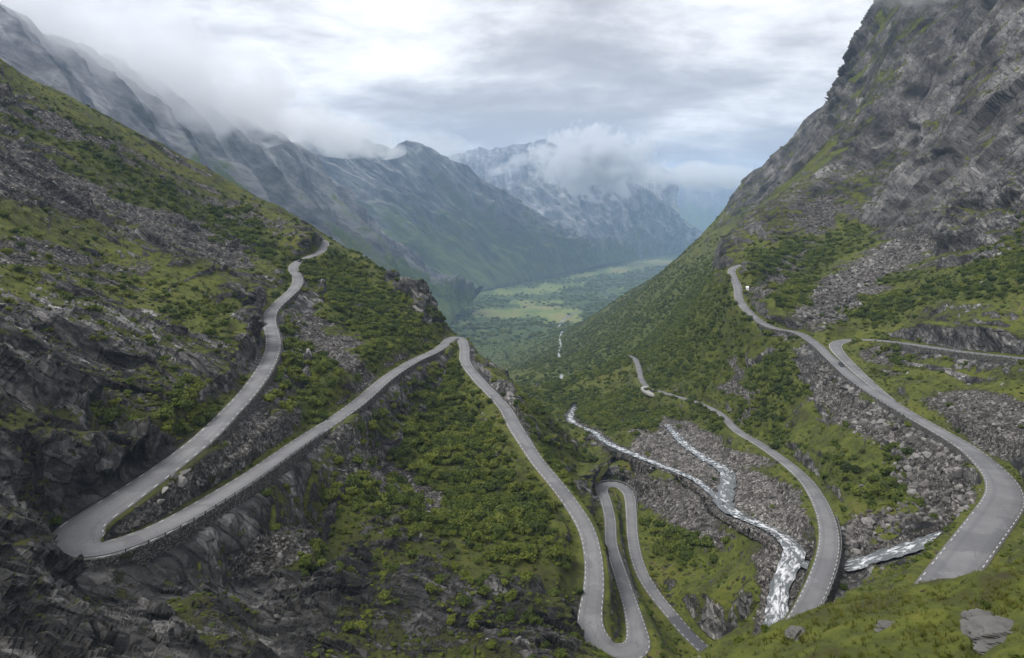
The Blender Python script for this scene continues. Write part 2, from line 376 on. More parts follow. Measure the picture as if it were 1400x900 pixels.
# ------------------------------------------------------------------ relief: roads cut in, water carved, rock and scree roughened
AMP_LOW = smooth01(2, 26, RF[0]) * smooth01(0, 14, WF[0])
low = fbm2(XX, YY, 90, 6, 0.55, 3, CELL)
big = fbm2(XX, YY, 420, 5, 0.5, 9, CELL)
Z = NAT + low * np.clip(YY * 0.012, 0.4, 5.0) * AMP_LOW + big * smooth01(500, 1400, YY) * (XX > 0) * 26 * AMP_LOW
Z += fbm2(XX, YY, 160, 6, 0.55, 23, CELL) * smooth01(1800, 3200, YY) * 14
ridge_lim = None
# wall heights on either side of every road sample (left of travel, right of travel)
NS = off
WALL_L = np.zeros(NS, np.float32); WALL_R = np.zeros(NS, np.float32)
SIDE = np.zeros(XX.shape, np.float32)
allp = np.vstack([r.p for r in ROADS]); alln = np.vstack([r.n for r in ROADS])
m = RF[3] >= 0
k = RF[3][m]
SIDE[m] = np.sign((XX[m] - allp[k, 0]) * alln[k, 0] + (YY[m] - allp[k, 1]) * alln[k, 1])
def near_idx(r, u, v):
    uu = U0 + F0 * r.p[:, 0] / r.p[:, 1]; vv = V0 - F0 * r.p[:, 2] / r.p[:, 1]
    return int(np.argmin((uu - u) ** 2 + (vv - v) ** 2))
UPPER, RIGHT, BRANCH, LOWER = ROADS
WALLS = []                            # (road, from index, to index, side, height, label)
def wall(r, a, b, side, h, label):
    i, j = near_idx(r, *a), near_idx(r, *b)
    if i > j: i, j = j, i
    prof = h * np.minimum(1, np.minimum(np.arange(j - i + 1) + 1, np.arange(j - i + 1)[::-1] + 1) / 14.0)
    prof = prof * (1 + 0.12 * np.sin(np.arange(j - i + 1) / 9.0))
    A = WALL_L if side > 0 else WALL_R
    A[r.off + i:r.off + j + 1] = np.maximum(A[r.off + i:r.off + j + 1], prof)
    WALLS.append((r, i, j, side, prof, label))
wall(UPPER, (100, 728), (440, 585), -1, 2.7, 'dry stone retaining wall curving under the left hairpin bend')
wall(UPPER, (402, 372), (372, 425), 1, 2.5, 'short stone retaining wall at the upper bend of the highest road')
wall(UPPER, (372, 425), (262, 613), 1, 2.6, 'long stone retaining wall below the road climbing to the left ridge')
wall(UPPER, (470, 565), (600, 476), -1, 2.2, 'low stone retaining wall below the road near the hairpin on the spur')
wall(UPPER, (631, 466), (720, 607), 1, 1.5, 'stone retaining wall below the road dropping from the spur hairpin')
wall(UPPER, (822, 668), (862, 690), 1, 2.0, 'stone retaining wall behind the top of the small double bend')
wall(UPPER, (836, 745), (861, 824), -1, 1.5, 'short stone wall between the two narrow legs of the double bend')
wall(RIGHT, (1040, 440), (1105, 458), 1, 2.5, 'stone retaining wall under the grassy verge before the road junction')
wall(RIGHT, (1110, 461), (1200, 532), 1, 2.0, 'low stone retaining wall below the road junction on the right slope')
wall(RIGHT, (1205, 537), (1350, 640), 1, 2.0, 'long stone retaining wall above the boulder slope on the right')
wall(BRANCH, (1420, 492), (1225, 468), 1, 2.6, 'stone retaining wall carrying the railed branch road')
wall(LOWER, (1100, 838), (1128, 705), -1, 2.2, 'stone retaining wall beside the white river on the lower road')
WH = np.zeros(XX.shape, np.float32)
WH[m] = np.where(SIDE[m] > 0, WALL_L[k], WALL_R[k])
dr = RF[0]
wr = 1 - smooth01(0.9, 8.0, dr)
Z = Z * (1 - wr) + (np.where(dr < 0.4, RF[1], ROAD_Z) - 0.22) * wr
drop = smooth01(0.55, 0.95, dr) * (1 - smooth01(3.0, 16.0, dr))
Z = Z - WH * drop
dw = WF[0]
ww = (1 - smooth01(-0.5, np.clip(6.0 + YY * 0.004, 6, 20), dw)) * smooth01(0.4, 2.5, dr)
_zc = Z * (1 - ww) + (WF[1] - 0.9 - 0.5 * smooth01(0, -3, dw)) * ww
Z = np.where(dw > 0.8, np.minimum(Z, _zc), _zc)
U_ = U0 + F0 * XX / YY
V_ = V0 - F0 * Z / YY
# ---- where things lie on the ground, as surveyed outlines
def poly_mask(poly, soft=12.0, y0=0, y1=1e9, warp=14.0):
    P = np.asarray(poly, float)
    out = np.zeros(XX.shape, np.float32)
    pad = soft + warp
    sel = (U_ > P[:, 0].min() - pad) & (U_ < P[:, 0].max() + pad) & (V_ > P[:, 1].min() - pad) & (V_ < P[:, 1].max() + pad) & (YY > y0) & (YY < y1)
    if not sel.any(): return out
    ws = np.clip(YY[sel] * 0.06, 4, 200)
    x = U_[sel] + warp * noise2(XX[sel] / 17.0, Z[sel] / 9.0 + YY[sel] / 23.0, 41) ; y = V_[sel] + warp * noise2(XX[sel] / 15.0 + 9, Z[sel] / 8.0 + YY[sel] / 21.0, 47)
    inside = np.zeros(len(x), bool); dist = np.full(len(x), 1e9)
    for a in range(len(P)):
        x0, y0_ = P[a]; x1, y1_ = P[(a + 1) % len(P)]
        c = ((y0_ > y) != (y1_ > y)) & (x < (x1 - x0) * (y - y0_) / (y1_ - y0_ + 1e-9) + x0)
        inside ^= c
        ex, ey = x1 - x0, y1_ - y0_; t = np.clip(((x - x0) * ex + (y - y0_) * ey) / (ex * ex + ey * ey + 1e-9), 0, 1)
        dist = np.minimum(dist, np.hypot(x - x0 - t * ex, y - y0_ - t * ey))
    sd = np.where(inside, dist, -dist)
    out[sel] = smooth01(-soft * 0.5, soft * 0.5, sd)
    return out
def union(polys, **k):
    o = np.zeros(XX.shape, np.float32)
    for p in polys: o = np.maximum(o, poly_mask(p, **k))
    return o
SCREE = union([
 [(-40,195),(60,215),(120,240),(200,280),(275,310),(345,352),(330,372),(240,340),(150,300),(60,285),(-40,265)],
 [(-40,110),(60,150),(200,225),(330,285),(425,325),(410,330),(280,275),(150,215),(40,165),(-40,135)],
 [(-40,320),(50,330),(110,345),(200,370),(190,385),(90,365),(-40,345)],
 [(392,418),(430,432),(475,470),(515,505),(525,528),(495,540),(440,490),(405,455)],
 [(455,580),(500,600),(560,650),(610,700),(570,705),(500,660),(450,615)],
 [(150,730),(175,695),(225,662),(300,612),(350,580),(420,560),(350,620),(240,690),(185,726)],
 [(300,590),(340,545),(370,560),(345,600),(310,610)],
 [(1080,445),(1125,385),(1190,345),(1235,318),(1275,325),(1290,345),(1215,385),(1160,430),(1120,455)],
 [(1095,505),(1140,515),(1200,560),(1280,615),(1330,660),(1345,690),(1300,715),(1220,730),(1165,760),(1150,745),(1200,715),(1255,690),(1230,640),(1170,590),(1110,545)],
 [(1265,545),(1330,525),(1420,540),(1420,640),(1370,630),(1320,600)],
 [(996,480),(1012,490),(1030,545),(1022,585),(1002,550)],
 [(1012,400),(1060,370),(1110,335),(1125,335),(1070,385),(1025,412)],
 [(1190,470),(1225,475),(1215,515),(1185,490)],
 [(870,595),(900,578),(940,575),(1000,612),(1060,650),(1100,680),(1112,715),(1085,735),(1075,760),(1050,860),(1035,850),(1045,790),(1045,735),(1000,710),(960,690),(930,655),(900,635),(860,612)],
 [(830,640),(900,650),(965,690),(1000,720),(1005,760),(960,740),(900,700),(870,680)],
 [(300,770),(350,740),(420,720),(450,740),(380,790),(310,800)],
 [(1080,290),(1130,270),(1180,280),(1140,310),(1090,320)],
], soft=30, y1=900, warp=22)
CLIFF = union([
 [(-60,440),(20,455),(100,500),(150,555),(110,575),(60,560),(-60,540)],
 [(-60,570),(100,605),(190,600),(240,605),(205,640),(130,690),(85,720),(70,765),(-60,800)],
 [(-60,760),(90,775),(170,800),(230,850),(280,920),(-60,920)],
 [(330,870),(420,800),(480,800),(440,870),(400,920),(320,920)],
 [(330,425),(362,430),(362,470),(340,530),(322,510)],
 [(1215,-60),(1180,50),(1143,140),(1115,185),(1165,200),(1185,255),(1165,285),(1230,325),(1285,325),(1330,300),(1400,285),(1600,290),(1600,-60)],
 [(1290,300),(1420,300),(1420,335),(1300,345)],
 [(545,395),(600,425),(604,440),(560,418)],
 [(1230,725),(1310,690),(1320,705),(1240,745)],
], soft=30, y1=1800, warp=26)
CLIFF = np.maximum(CLIFF, 0.68 * union([[(270,790),(420,770),(560,790),(700,800),(790,820),(790,920),(250,920)],[(470,700),(520,690),(560,730),(500,745)]], soft=50, y1=400, warp=45))
CLIFF = np.maximum(CLIFF, 0.46 * union([
 [(0,380),(140,420),(230,430),(330,500),(300,560),(150,580),(0,560)],
 [(270,345),(330,355),(400,385),(370,410),(290,385)],
 [(925,355),(980,295),(1025,245),(1095,180),(1143,140),(1180,200),(1190,260),(1165,290),(1100,285),(1050,320),(1000,350)],
 [(1250,430),(1330,400),(1400,440),(1400,470),(1280,455)],
 [(460,400),(485,425),(500,470),(460,450)],
 [(500,420),(560,430),(590,460),(540,470)],
 [(780,640),(865,655),(860,668),(800,672)],
 [(600,680),(640,670),(660,720),(620,720)],
 [(1165,745),(1230,700),(1310,690),(1320,712),(1230,745),(1175,760)],
 [(60,260),(160,290),(300,360),(280,380),(130,330)],
], soft=50, y1=1800, warp=34))
SHRUB = union([
 [(390,760),(430,640),(500,575),(575,505),(620,480),(660,560),(705,640),(760,720),(775,790),(700,770),(640,740),(560,745),(480,720),(430,780)],
 [(130,560),(200,540),(290,520),(330,560),(270,600),(200,600),(130,590)],
 [(400,345),(440,340),(520,380),(600,440),(600,460),(520,500),(440,420),(395,400)],
 [(380,400),(400,420),(430,490),(480,540),(440,590),(390,580),(360,520)],
 [(700,500),(760,465),(860,405),(935,352),(1000,370),(1005,420),(1060,455),(1090,480),(1100,530),(1080,600),(1040,600),(960,550),(900,540),(870,500),(800,520)],
 [(700,540),(780,520),(880,545),(960,560),(1000,590),(940,580),(870,590),(800,590),(740,560)],
 [(1020,340),(1200,320),(1120,370),(1080,440),(1020,410)],
 [(1150,440),(1220,390),(1300,380),(1420,300),(1420,400),(1260,410),(1200,450)],
 [(1190,470),(1230,470),(1230,520),(1190,500)],
 [(1100,600),(1160,620),(1240,640),(1250,680),(1170,690),(1140,650)],
 [(650,520),(720,560),(800,620),(800,660),(760,650),(690,560)],
 [(895,725),(960,715),(1000,745),(980,775),(910,765)],
 [(60,140),(160,200),(280,270),(400,320),(330,320),(200,250),(60,170)],
 [(0,130),(100,190),(240,270),(400,350),(380,370),(240,300),(100,220),(0,170)],
], soft=40, warp=24, y1=2300)
VALLEY = smooth01(2000, 2800, YY) * (Z < NAT.min() * 0.9 + 200)
road_clear = smooth01(0.2, 1.6, RF[0])
water_clear = smooth01(-1.0, 2.5, WF[0])
SHRUB = np.maximum(SHRUB, 0.26 * union([[(420,740),(560,745),(700,765),(800,790),(795,930),(520,930),(400,830)],[(0,470),(120,520),(240,520),(200,590),(60,590)],[(0,290),(200,380),(330,400),(330,500),(200,500),(0,400)]], soft=40, warp=30))
BED = 1 - smooth01(0.5, np.clip(3.0 + 0 * YY, 3, 20), WF[0] + 1.5 * low)
BED = BED * (YY < 650)
SCREE = np.maximum(SCREE, BED * 0.9)

BEDWIDE = poly_mask([(870,595),(900,578),(940,575),(1000,612),(1060,650),(1100,680),(1112,715),(1085,735),(1075,760),(1050,860),(1035,850),(1045,790),(1045,735),(1000,710),(960,690),(930,655),(900,635),(860,612)], soft=14, y1=700)
TALUS = union([[(1100,508),(1140,512),(1200,556),(1280,612),(1335,660),(1350,690),(1310,712),(1230,735),(1165,760),(1140,740),(1190,700),(1240,680),(1210,630),(1160,585),(1110,545)],
 [(150,730),(175,695),(225,662),(260,640),(270,655),(185,726)], [(1080,440),(1125,385),(1190,345),(1235,318),(1275,325),(1290,345),(1215,385),(1160,430),(1120,455)]], soft=20, y1=700)
# ---- normals of the carved relief
def grid_normals(X, Y, Zz):
    P = np.stack([X, Y, Zz], -1)
    du = np.gradient(P, axis=1); dl = np.gradient(P, axis=0)
    n = np.cross(du, dl); n /= np.linalg.norm(n, axis=-1, keepdims=True) + 1e-12
    return n
NRM = grid_normals(XX, YY, Z)
STEEP = smooth01(0.80, 0.55, NRM[..., 2])
_e = np.where(XX > 0.16 * YY, 1.0, 0.0)
sx_, sy_ = -0.50 * _e + 0.78 * (1 - _e), -0.62 * _e - 0.42 * (1 - _e)
along_ = XX * sx_ + Z * sy_; cross_ = XX * sy_ - Z * sx_ + 0.3 * YY
strata = fbm2(along_ / 4.0, cross_, 46, 6, 0.6, 77, CELL)
patch = fbm2(XX + Z * 0.6, YY + Z * 0.5, 38, 6, 0.62, 61, CELL)
far_patch = fbm2(XX + Z, YY - Z * 0.4, 160, 6, 0.6, 67, CELL)
RIGHT_FACE = smooth01(380, 520, YY) * (XX > 0)
high = smooth01(-20, 130, Z)
rockness = np.clip(CLIFF * (0.82 - 0.26 * RIGHT_FACE * (1 - high)) + (0.50 - 0.45 * SHRUB) * STEEP * (YY < 700) + 0.42 * patch + (0.75 * RIGHT_FACE * CLIFF + 0.25) * strata
                   + 0.12 * (YY < 700) * (XX < 0) + 0.12 * (YY < 700) * (XX >= 0) - 0.22 * SHRUB, 0, 1.3)
rockness = rockness * smooth01(0, 1, (YY < 2000) * 1.0) + 0.9 * smooth01(-60, 60, Z) * (YY > 900) * (XX > 0) * (rockness < 0.5)
shade_road = 1 - smooth01(0.5, 5, RF[0])
rockness = np.maximum(rockness, smooth01(0.3, 1.2, WH * drop) * 0.8)
# ---- displacement along the normal
cellf = CELL.ravel().astype(np.float32)
Pn = np.stack([XX, YY, Z], -1).reshape(-1, 3).astype(np.float32)
disp = np.zeros(len(Pn), np.float32)
DOWN = smooth01(-1.0, 2.0, ROAD_Z - NAT) * (RF[3] >= 0)
damp = (smooth01(1.0, 8.0 + 9.0 * DOWN, RF[0]) * smooth01(-1.5, 1.5, WF[0])).ravel().astype(np.float32)
def frame(e):
    e = Vector(e).normalized(); a = e.orthogonal().normalized(); b = e.cross(a)
    return np.array([e[:], a[:], b[:]], np.float32)
rk = rockness.ravel().astype(np.float32); sc_ = SCREE.ravel().astype(np.float32)
yv = YY.ravel().astype(np.float32)
mid = (XX.ravel() > 0.16 * yv)
for side, e, st in ((0, (0.78, 0.25, -0.42), 2.6), (1, (-0.58, 0.36, -0.70), 5.0)):
    sel = np.where((mid == bool(side)) & (yv < 2600) & (damp > 0.01))[0]
    R = frame(e)
    q = Pn[sel] @ R.T
    q[:, 0] /= st
    c = cellf[sel]; y = yv[sel]
    tot = np.zeros(len(sel), np.float32)
    wl, amp = 150.0, 8.0                                        # broad buttresses and gullies
    for o in range(5):
        vis = smooth01(0.4, 0.9, wl / (c * 4.5)); farw = smooth01(wl * 1.2, wl * 6, y)
        tot += amp * (1 - 2 * np.abs(noise3(q / wl, 71 + o))) * vis * farw
        wl *= 0.5; amp *= 0.52
    Pw = Pn[sel] @ R.T
    asp = np.array(((2.4, 1.0, 0.75), (5.5, 1.5, 0.9))[side], np.float32)
    for L_, sd in ((46.0, 1), (19.0, 2), (8.0, 3), (3.4, 4), (1.5, 5)):        # jointed blocks
        vis = smooth01(0.55, 1.0, L_ / (c * (4, 8)[side])); farw = smooth01(L_ * 2.5, L_ * 10, y)
        wv = np.stack([noise3(Pn[sel] / (L_ * 1.7), sd + 50 + a) for a in range(3)], 1)
        g_ = Pw / (L_ * asp) + 0.55 * wv
        gi = np.floor(g_).astype(np.int64); gf = g_ - gi - 0.5
        hsh = _PERM[_PERM[_PERM[(gi[:, 0] + sd * 13) & 1023] + (gi[:, 1] & 1023)] + (gi[:, 2] & 1023)]
        tv = _G3[hsh & 255]
        tot += L_ * (0.30, 0.15 if L_ > 10 else 0.09)[side] * vis * farw * ((hsh / 1023.0 - 0.5) * 1.0 + 0.9 * (gf * tv).sum(1))
    ns = np.array(((0.42, 0.35, 0.84), (-0.74, 0.2, 0.64))[side], np.float32); ns /= np.linalg.norm(ns)
    tq = Pn[sel] @ ns
    for L_, a_, sd in ((40.0, 5.5, 11), (15.0, 2.2, 12), (6.0, 0.8, 13)):       # bedding ledges
        vis = smooth01(0.5, 1.0, L_ / (c * 5)); farw = smooth01(L_ * 3, L_ * 12, y)
        w1 = noise3(Pn[sel] / (L_ * 2.6), sd); w2 = noise3(Pn[sel] / (L_ * 1.1), sd + 20)
        fr_ = (tq / L_ + 0.9 * w1 + 0.15 * w2) % 1.0
        tot += (0.45, 0.8)[side] * a_ * vis * farw * (fr_ ** 1.6 - smooth01(0.88, 1.0, fr_)) * (0.6 + 0.8 * w2)
    disp[sel] += tot * np.clip(rk[sel] * 1.0, 0.14, 1.1)
    # turf hummocks and scree lumps
    wl, amp = 5.0, 0.42
    tot = np.zeros(len(sel), np.float32)
    for o in range(3):
        vis = smooth01(0.4, 0.9, wl / (c * 4.5))
        tot += amp * noise3(Pn[sel] / wl, 91 + o) * vis
        wl *= 0.5; amp *= 0.6
    disp[sel] += tot * (0.8 + 1.3 * sc_[sel])
disp *= damp
Pd = Pn + disp[:, None] * NRM.reshape(-1, 3)

# ------------------------------------------------------------------ materials
class NB:
    """short-hand for building a node tree"""
    def __init__(self, name):
        self.m = bpy.data.materials.new(name); self.m.use_nodes = True
        self.nt = self.m.node_tree; self.N = self.nt.nodes; self.L = self.nt.links
        self.N.clear()
        self.out = self.N.new('ShaderNodeOutputMaterial')
        self.bsdf = self.N.new('ShaderNodeBsdfPrincipled')
        self.L.new(self.bsdf.outputs[0], self.out.inputs[0])
        self.bsdf.inputs['Roughness'].default_value = 0.9
        self.bsdf.inputs['Specular IOR Level'].default_value = 0.25
    def put(self, sock, v):
        if hasattr(v, 'is_output'): self.L.new(v, sock)
        elif isinstance(v, (tuple, list)) and len(v) == 3 and sock.type == 'RGBA': sock.default_value = (*v, 1)
        else: sock.default_value = v
    def math(self, op, a, b=None, c=None, clamp=False):
        n = self.N.new('ShaderNodeMath'); n.operation = op; n.use_clamp = clamp
        for i, v in enumerate((a, b, c)):
            if v is not None: self.put(n.inputs[i], v)
        return n.outputs[0]
    def step(self, v, a, b):
        n = self.N.new('ShaderNodeMapRange'); n.interpolation_type = 'SMOOTHSTEP'
        self.put(n.inputs[0], v); n.inputs[1].default_value = a; n.inputs[2].default_value = b
        return n.outputs[0]
    def mix(self, f, a, b, mode='MIX'):
        n = self.N.new('ShaderNodeMix'); n.data_type = 'RGBA'; n.blend_type = mode
        self.put(n.inputs[0], f); self.put(n.inputs[6], a); self.put(n.inputs[7], b)
        return n.outputs[2]
    def pos(self, rot=None, scale=None, loc=None, src='Position'):
        if src == 'Position': p = self.N.new('ShaderNodeNewGeometry').outputs['Position']
        else: p = self.N.new('ShaderNodeTexCoord').outputs[src]
        if rot or scale or loc:
            n = self.N.new('ShaderNodeMapping'); self.L.new(p, n.inputs[0])
            n.vector_type = 'TEXTURE' if rot else 'POINT'
            if loc: n.inputs['Location'].default_value = loc
            if rot: n.inputs['Rotation'].default_value = rot
            if scale: n.inputs['Scale'].default_value = scale
            p = n.outputs[0]
        return p
    def noise(self, p, scale, detail=5, rough=0.6, dist=0.0, color=False):
        n = self.N.new('ShaderNodeTexNoise'); self.L.new(p, n.inputs['Vector'])
        n.inputs['Scale'].default_value = scale; n.inputs['Detail'].default_value = detail
        n.inputs['Roughness'].default_value = rough; n.inputs['Distortion'].default_value = dist
        return n.outputs[1 if color else 0]
    def voro(self, p, scale, feature='F1', out=0, rand=1.0):
        n = self.N.new('ShaderNodeTexVoronoi'); n.feature = feature; self.L.new(p, n.inputs['Vector'])
        n.inputs['Scale'].default_value = scale; n.inputs['Randomness'].default_value = rand
        return n.outputs[out]
    def attr(self, name, out='Fac'):
        n = self.N.new('ShaderNodeAttribute'); n.attribute_name = name
        return n.outputs[out]
    def ramp(self, v, stops, interp='LINEAR'):
        n = self.N.new('ShaderNodeValToRGB'); self.put(n.inputs[0], v); cr = n.color_ramp; cr.interpolation = interp
        while len(cr.elements) < len(stops): cr.elements.new(0.5)
        for e, (p, c) in zip(cr.elements, stops):
            e.position = p; e.color = (*(c if isinstance(c, (tuple, list)) else (c, c, c)), 1)
        return n.outputs[0]
    def bump(self, h, dist, strength=1.0, nrm=None):
        n = self.N.new('ShaderNodeBump'); self.put(n.inputs['Height'], h)
        n.inputs['Distance'].default_value = dist; n.inputs['Strength'].default_value = strength
        if nrm is not None: self.L.new(nrm, n.inputs['Normal'])
        return n.outputs[0]
    def done(self, color=None, normal=None, rough=None):
        if color is not None: self.put(self.bsdf.inputs['Base Color'], color)
        if normal is not None: self.L.new(normal, self.bsdf.inputs['Normal'])
        if rough is not None: self.put(self.bsdf.inputs['Roughness'], rough)
        return self.m
    def rgb(self, v):
        n = self.N.new('ShaderNodeSeparateColor'); self.L.new(v, n.inputs[0]); return n.outputs

def mat_ground():
    b = NB('mountain_ground')
    P = b.pos()
    rock, scree, lush, field, tone = (b.attr(n) for n in ('rock', 'scree', 'lush', 'field', 'tone'))
    nf = b.noise(P, 0.30, 6, 0.70)
    nm = b.noise(P, 0.045, 4, 0.62)
    nb_ = b.noise(P, 0.9, 4, 0.7)
    # turf
    turf = b.ramp(b.math('ADD', b.math('MULTIPLY', nm, 0.40), b.math('ADD', b.math('MULTIPLY', nf, 0.35), b.math('MULTIPLY', nb_, 0.25))),
                  [(0.32, (0.014, 0.013, 0.007)), (0.41, (0.040, 0.036, 0.012)), (0.47, (0.052, 0.062, 0.010)), (0.53, (0.086, 0.098, 0.013)), (0.575, (0.112, 0.104, 0.020)), (0.64, (0.085, 0.060, 0.028))])
    lushc = b.ramp(nf, [(0.34, (0.015, 0.020, 0.005)), (0.50, (0.046, 0.060, 0.009)), (0.66, (0.100, 0.112, 0.016))])
    green = b.mix(b.math('MULTIPLY', lush, 0.8, clamp=True), turf, lushc)
    green = b.mix(b.math('MULTIPLY', b.attr('turf_dim'), 0.75), green, b.mix(0.5, green, (0.018, 0.015, 0.008)))  # browner turf low in the view, with the dimming there painted in
    # bedrock: foliated, cracked, lichen-pale on the weathered edges
    Pr = b.pos(rot=(0.5, 0.62, 0.3), scale=(3.4, 1.0, 0.6))
    nr = b.noise(Pr, 0.075, 8, 0.65, 0.15)
    far = b.attr('farface')
    nr2 = b.noise(Pr, 0.022, 6, 0.60, 0.2)
    nr = b.math('ADD', b.math('MULTIPLY', nr, b.math('SUBTRACT', 1.0, b.math('MULTIPLY', far, 0.62))), b.math('MULTIPLY', nr2, b.math('MULTIPLY', far, 0.62)))
    nbm = b.math('ADD', b.math('MULTIPLY', nb_, b.math('SUBTRACT', 1.0, b.math('MULTIPLY', far, 0.8))), b.math('MULTIPLY', nr2, b.math('MULTIPLY', far, 0.8)))
    vr = b.math('ADD', b.math('MULTIPLY', nr, 0.82), b.math('MULTIPLY', nbm, 0.18))
    rk = b.ramp(vr, [(0.36, (0.014, 0.014, 0.015)), (0.45, (0.057, 0.054, 0.052)), (0.52, (0.118, 0.112, 0.107)), (0.585, (0.205, 0.196, 0.188)), (0.68, (0.40, 0.388, 0.375))])
    cellv = b.rgb(b.voro(Pr, 0.55, 'F1', 1))[0]
    rk = b.mix(b.math('SUBTRACT', 1.0, b.math('MULTIPLY', far, 0.8)), rk, b.ramp(cellv, [(0.0, 0.45), (0.6, 0.95), (1.0, 1.7)]), 'MULTIPLY')
    crack = b.step(b.math('ADD', b.voro(Pr, 0.16, 'DISTANCE_TO_EDGE'), b.math('MULTIPLY', b.math('SUBTRACT', nf, 0.5), 0.22)), -0.01, 0.06)
    rk = b.mix(b.math('MULTIPLY', b.math('SUBTRACT', 1.0, crack), 0.6), rk, (0.012, 0.012, 0.013))
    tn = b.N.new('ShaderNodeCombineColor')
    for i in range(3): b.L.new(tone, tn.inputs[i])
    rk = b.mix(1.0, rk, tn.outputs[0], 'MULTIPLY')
    # scree: loose blocks of many sizes
    v1 = b.rgb(b.voro(P, 0.60, 'F1', 1)); v2 = b.rgb(b.voro(P, 1.5, 'F1', 1))
    sv = b.math('ADD', b.math('MULTIPLY', v1[0], 0.55), b.math('MULTIPLY', v2[1], 0.45))
    scc = b.ramp(sv, [(0.12, (0.028, 0.026, 0.024)), (0.42, (0.098, 0.090, 0.082)), (0.68, (0.195, 0.182, 0.168)), (0.92, (0.37, 0.355, 0.335))])
    scc = b.mix(b.math('MULTIPLY', nm, 0.5), scc, (0.055, 0.044, 0.036))
    pl_ = b.N.new('ShaderNodeCombineColor')
    for i in range(3): b.L.new(b.attr('pale'), pl_.inputs[i])
    scc = b.mix(1.0, scc, pl_.outputs[0], 'MULTIPLY')
    gap = b.step(b.voro(P, 0.75, 'DISTANCE_TO_EDGE'), 0.0, 0.10)
    scc = b.mix(b.math('MULTIPLY', b.math('SUBTRACT', 1.0, gap), 0.5), scc, (0.016, 0.014, 0.012))
    fr = b.step(b.math('ADD', rock, b.math('MULTIPLY', b.math('SUBTRACT', b.math('ADD', b.math('MULTIPLY', nf, 0.7), b.math('MULTIPLY', nm, 0.3)), 0.5), 3.4)), 0.44, 0.60)
    fs = b.step(b.math('ADD', scree, b.math('MULTIPLY', b.math('SUBTRACT', nf, 0.5), 2.4)), 0.40, 0.58)
    col = b.mix(fr, green, rk)
    col = b.mix(fs, col, scc)
    # valley floor: woods, bogs and hay meadows
    Pv = b.pos(scale=(1.0, 0.35, 1.0))
    nv = b.noise(Pv, 0.0042, 6, 0.62)
    wood = b.ramp(b.noise(P, 0.02, 6, 0.7), [(0.35, (0.018, 0.034, 0.010)), (0.52, (0.048, 0.075, 0.016)), (0.68, (0.095, 0.125, 0.026))])
    mead = b.ramp(nv, [(0.40, (0.085, 0.12, 0.03)), (0.50, (0.15, 0.185, 0.05)), (0.60, (0.20, 0.185, 0.075))])
    valley = b.attr('valley')
    ff = b.step(b.math('ADD', field, b.math('MULTIPLY', b.math('SUBTRACT', nv, 0.5), 2.0)), 0.42, 0.54)
    col = b.mix(valley, col, b.mix(ff, wood, mead))
    # relief finer than the mesh
    h = b.math('ADD', b.math('MULTIPLY', b.math('ADD', vr, b.math('MULTIPLY', cellv, 0.22)), b.math('MULTIPLY', fr, 2.4)), b.math('MULTIPLY', nb_, 0.30))
    h = b.math('ADD', h, b.math('MULTIPLY', b.math('MULTIPLY', fs, b.math('MINIMUM', b.voro(P, 0.75, 'DISTANCE_TO_EDGE'), 0.30)), 3.0))
    h = b.math('ADD', h, b.math('MULTIPLY', crack, b.math('MULTIPLY', fr, 0.5)))
    nrm = b.bump(h, 1.0, 0.9)
    return b.done(col, nrm, 0.92)
M_GROUND = mat_ground()

def mat_asphalt():
    b = NB('asphalt')
    P = b.pos()
    n = b.noise(P, 0.12, 6, 0.6); f = b.noise(P, 3.0, 6, 0.7)
    c = b.ramp(b.math('ADD', b.math('MULTIPLY', n, 0.6), b.math('MULTIPLY', f, 0.4)), [(0.34, (0.135, 0.134, 0.138)), (0.52, (0.178, 0.176, 0.180)), (0.68, (0.225, 0.223, 0.226))])
    pt = b.step(b.noise(P, 0.07, 3, 0.5), 0.545, 0.56)
    c = b.mix(b.math('MULTIPLY', pt, 0.45), c, (0.105, 0.105, 0.110))
    c = b.mix(b.attr('newer'), c, (0.072, 0.074, 0.082))
    crk = b.step(b.math('ADD', b.voro(P, 0.22, 'DISTANCE_TO_EDGE'), b.math('MULTIPLY', b.math('SUBTRACT', f, 0.5), 0.10)), 0.012, 0.0)
    c = b.mix(b.math('MULTIPLY', crk, 0.45), c, (0.05, 0.05, 0.052))
    u = b.attr('across')                       # wheel tracks worn into the surface
    tr = b.math('MULTIPLY', b.step(b.math('ABSOLUTE', b.math('SUBTRACT', b.math('ABSOLUTE', u), 0.52)), 0.20, 0.02), 0.34)
    c = b.mix(tr, c, (0.10, 0.10, 0.104))
    ed = b.step(b.math('ABSOLUTE', u), 0.90, 1.0)
    c = b.mix(b.math('MULTIPLY', ed, 0.5), c, (0.16, 0.145, 0.12))
    return b.done(c, b.bump(f, 0.02, 0.5), 0.85)
M_ASPHALT = mat_asphalt()
def mat_plain(name, c, rough=0.7, metal=0.0, var=0.15, scale=4.0):
    b = NB(name)
    n = b.noise(b.pos(), scale, 5, 0.65)
    col = b.mix(n, tuple(x * (1 - var) for x in c), tuple(min(1, x * (1 + var)) for x in c))
    b.bsdf.inputs['Metallic'].default_value = metal
    return b.done(col, None, rough)
M_PAINT = mat_plain('road_paint', (0.58, 0.58, 0.56), 0.7, var=0.25, scale=1.5)
M_STEEL = mat_plain('galvanised_steel', (0.30, 0.30, 0.31), 0.5, 0.5)
M_POST = mat_plain('dark_post', (0.05, 0.048, 0.045), 0.8)
M_GRAVEL = mat_plain('pale_gravel', (0.33, 0.32, 0.30), 0.95, var=0.35, scale=2.0)
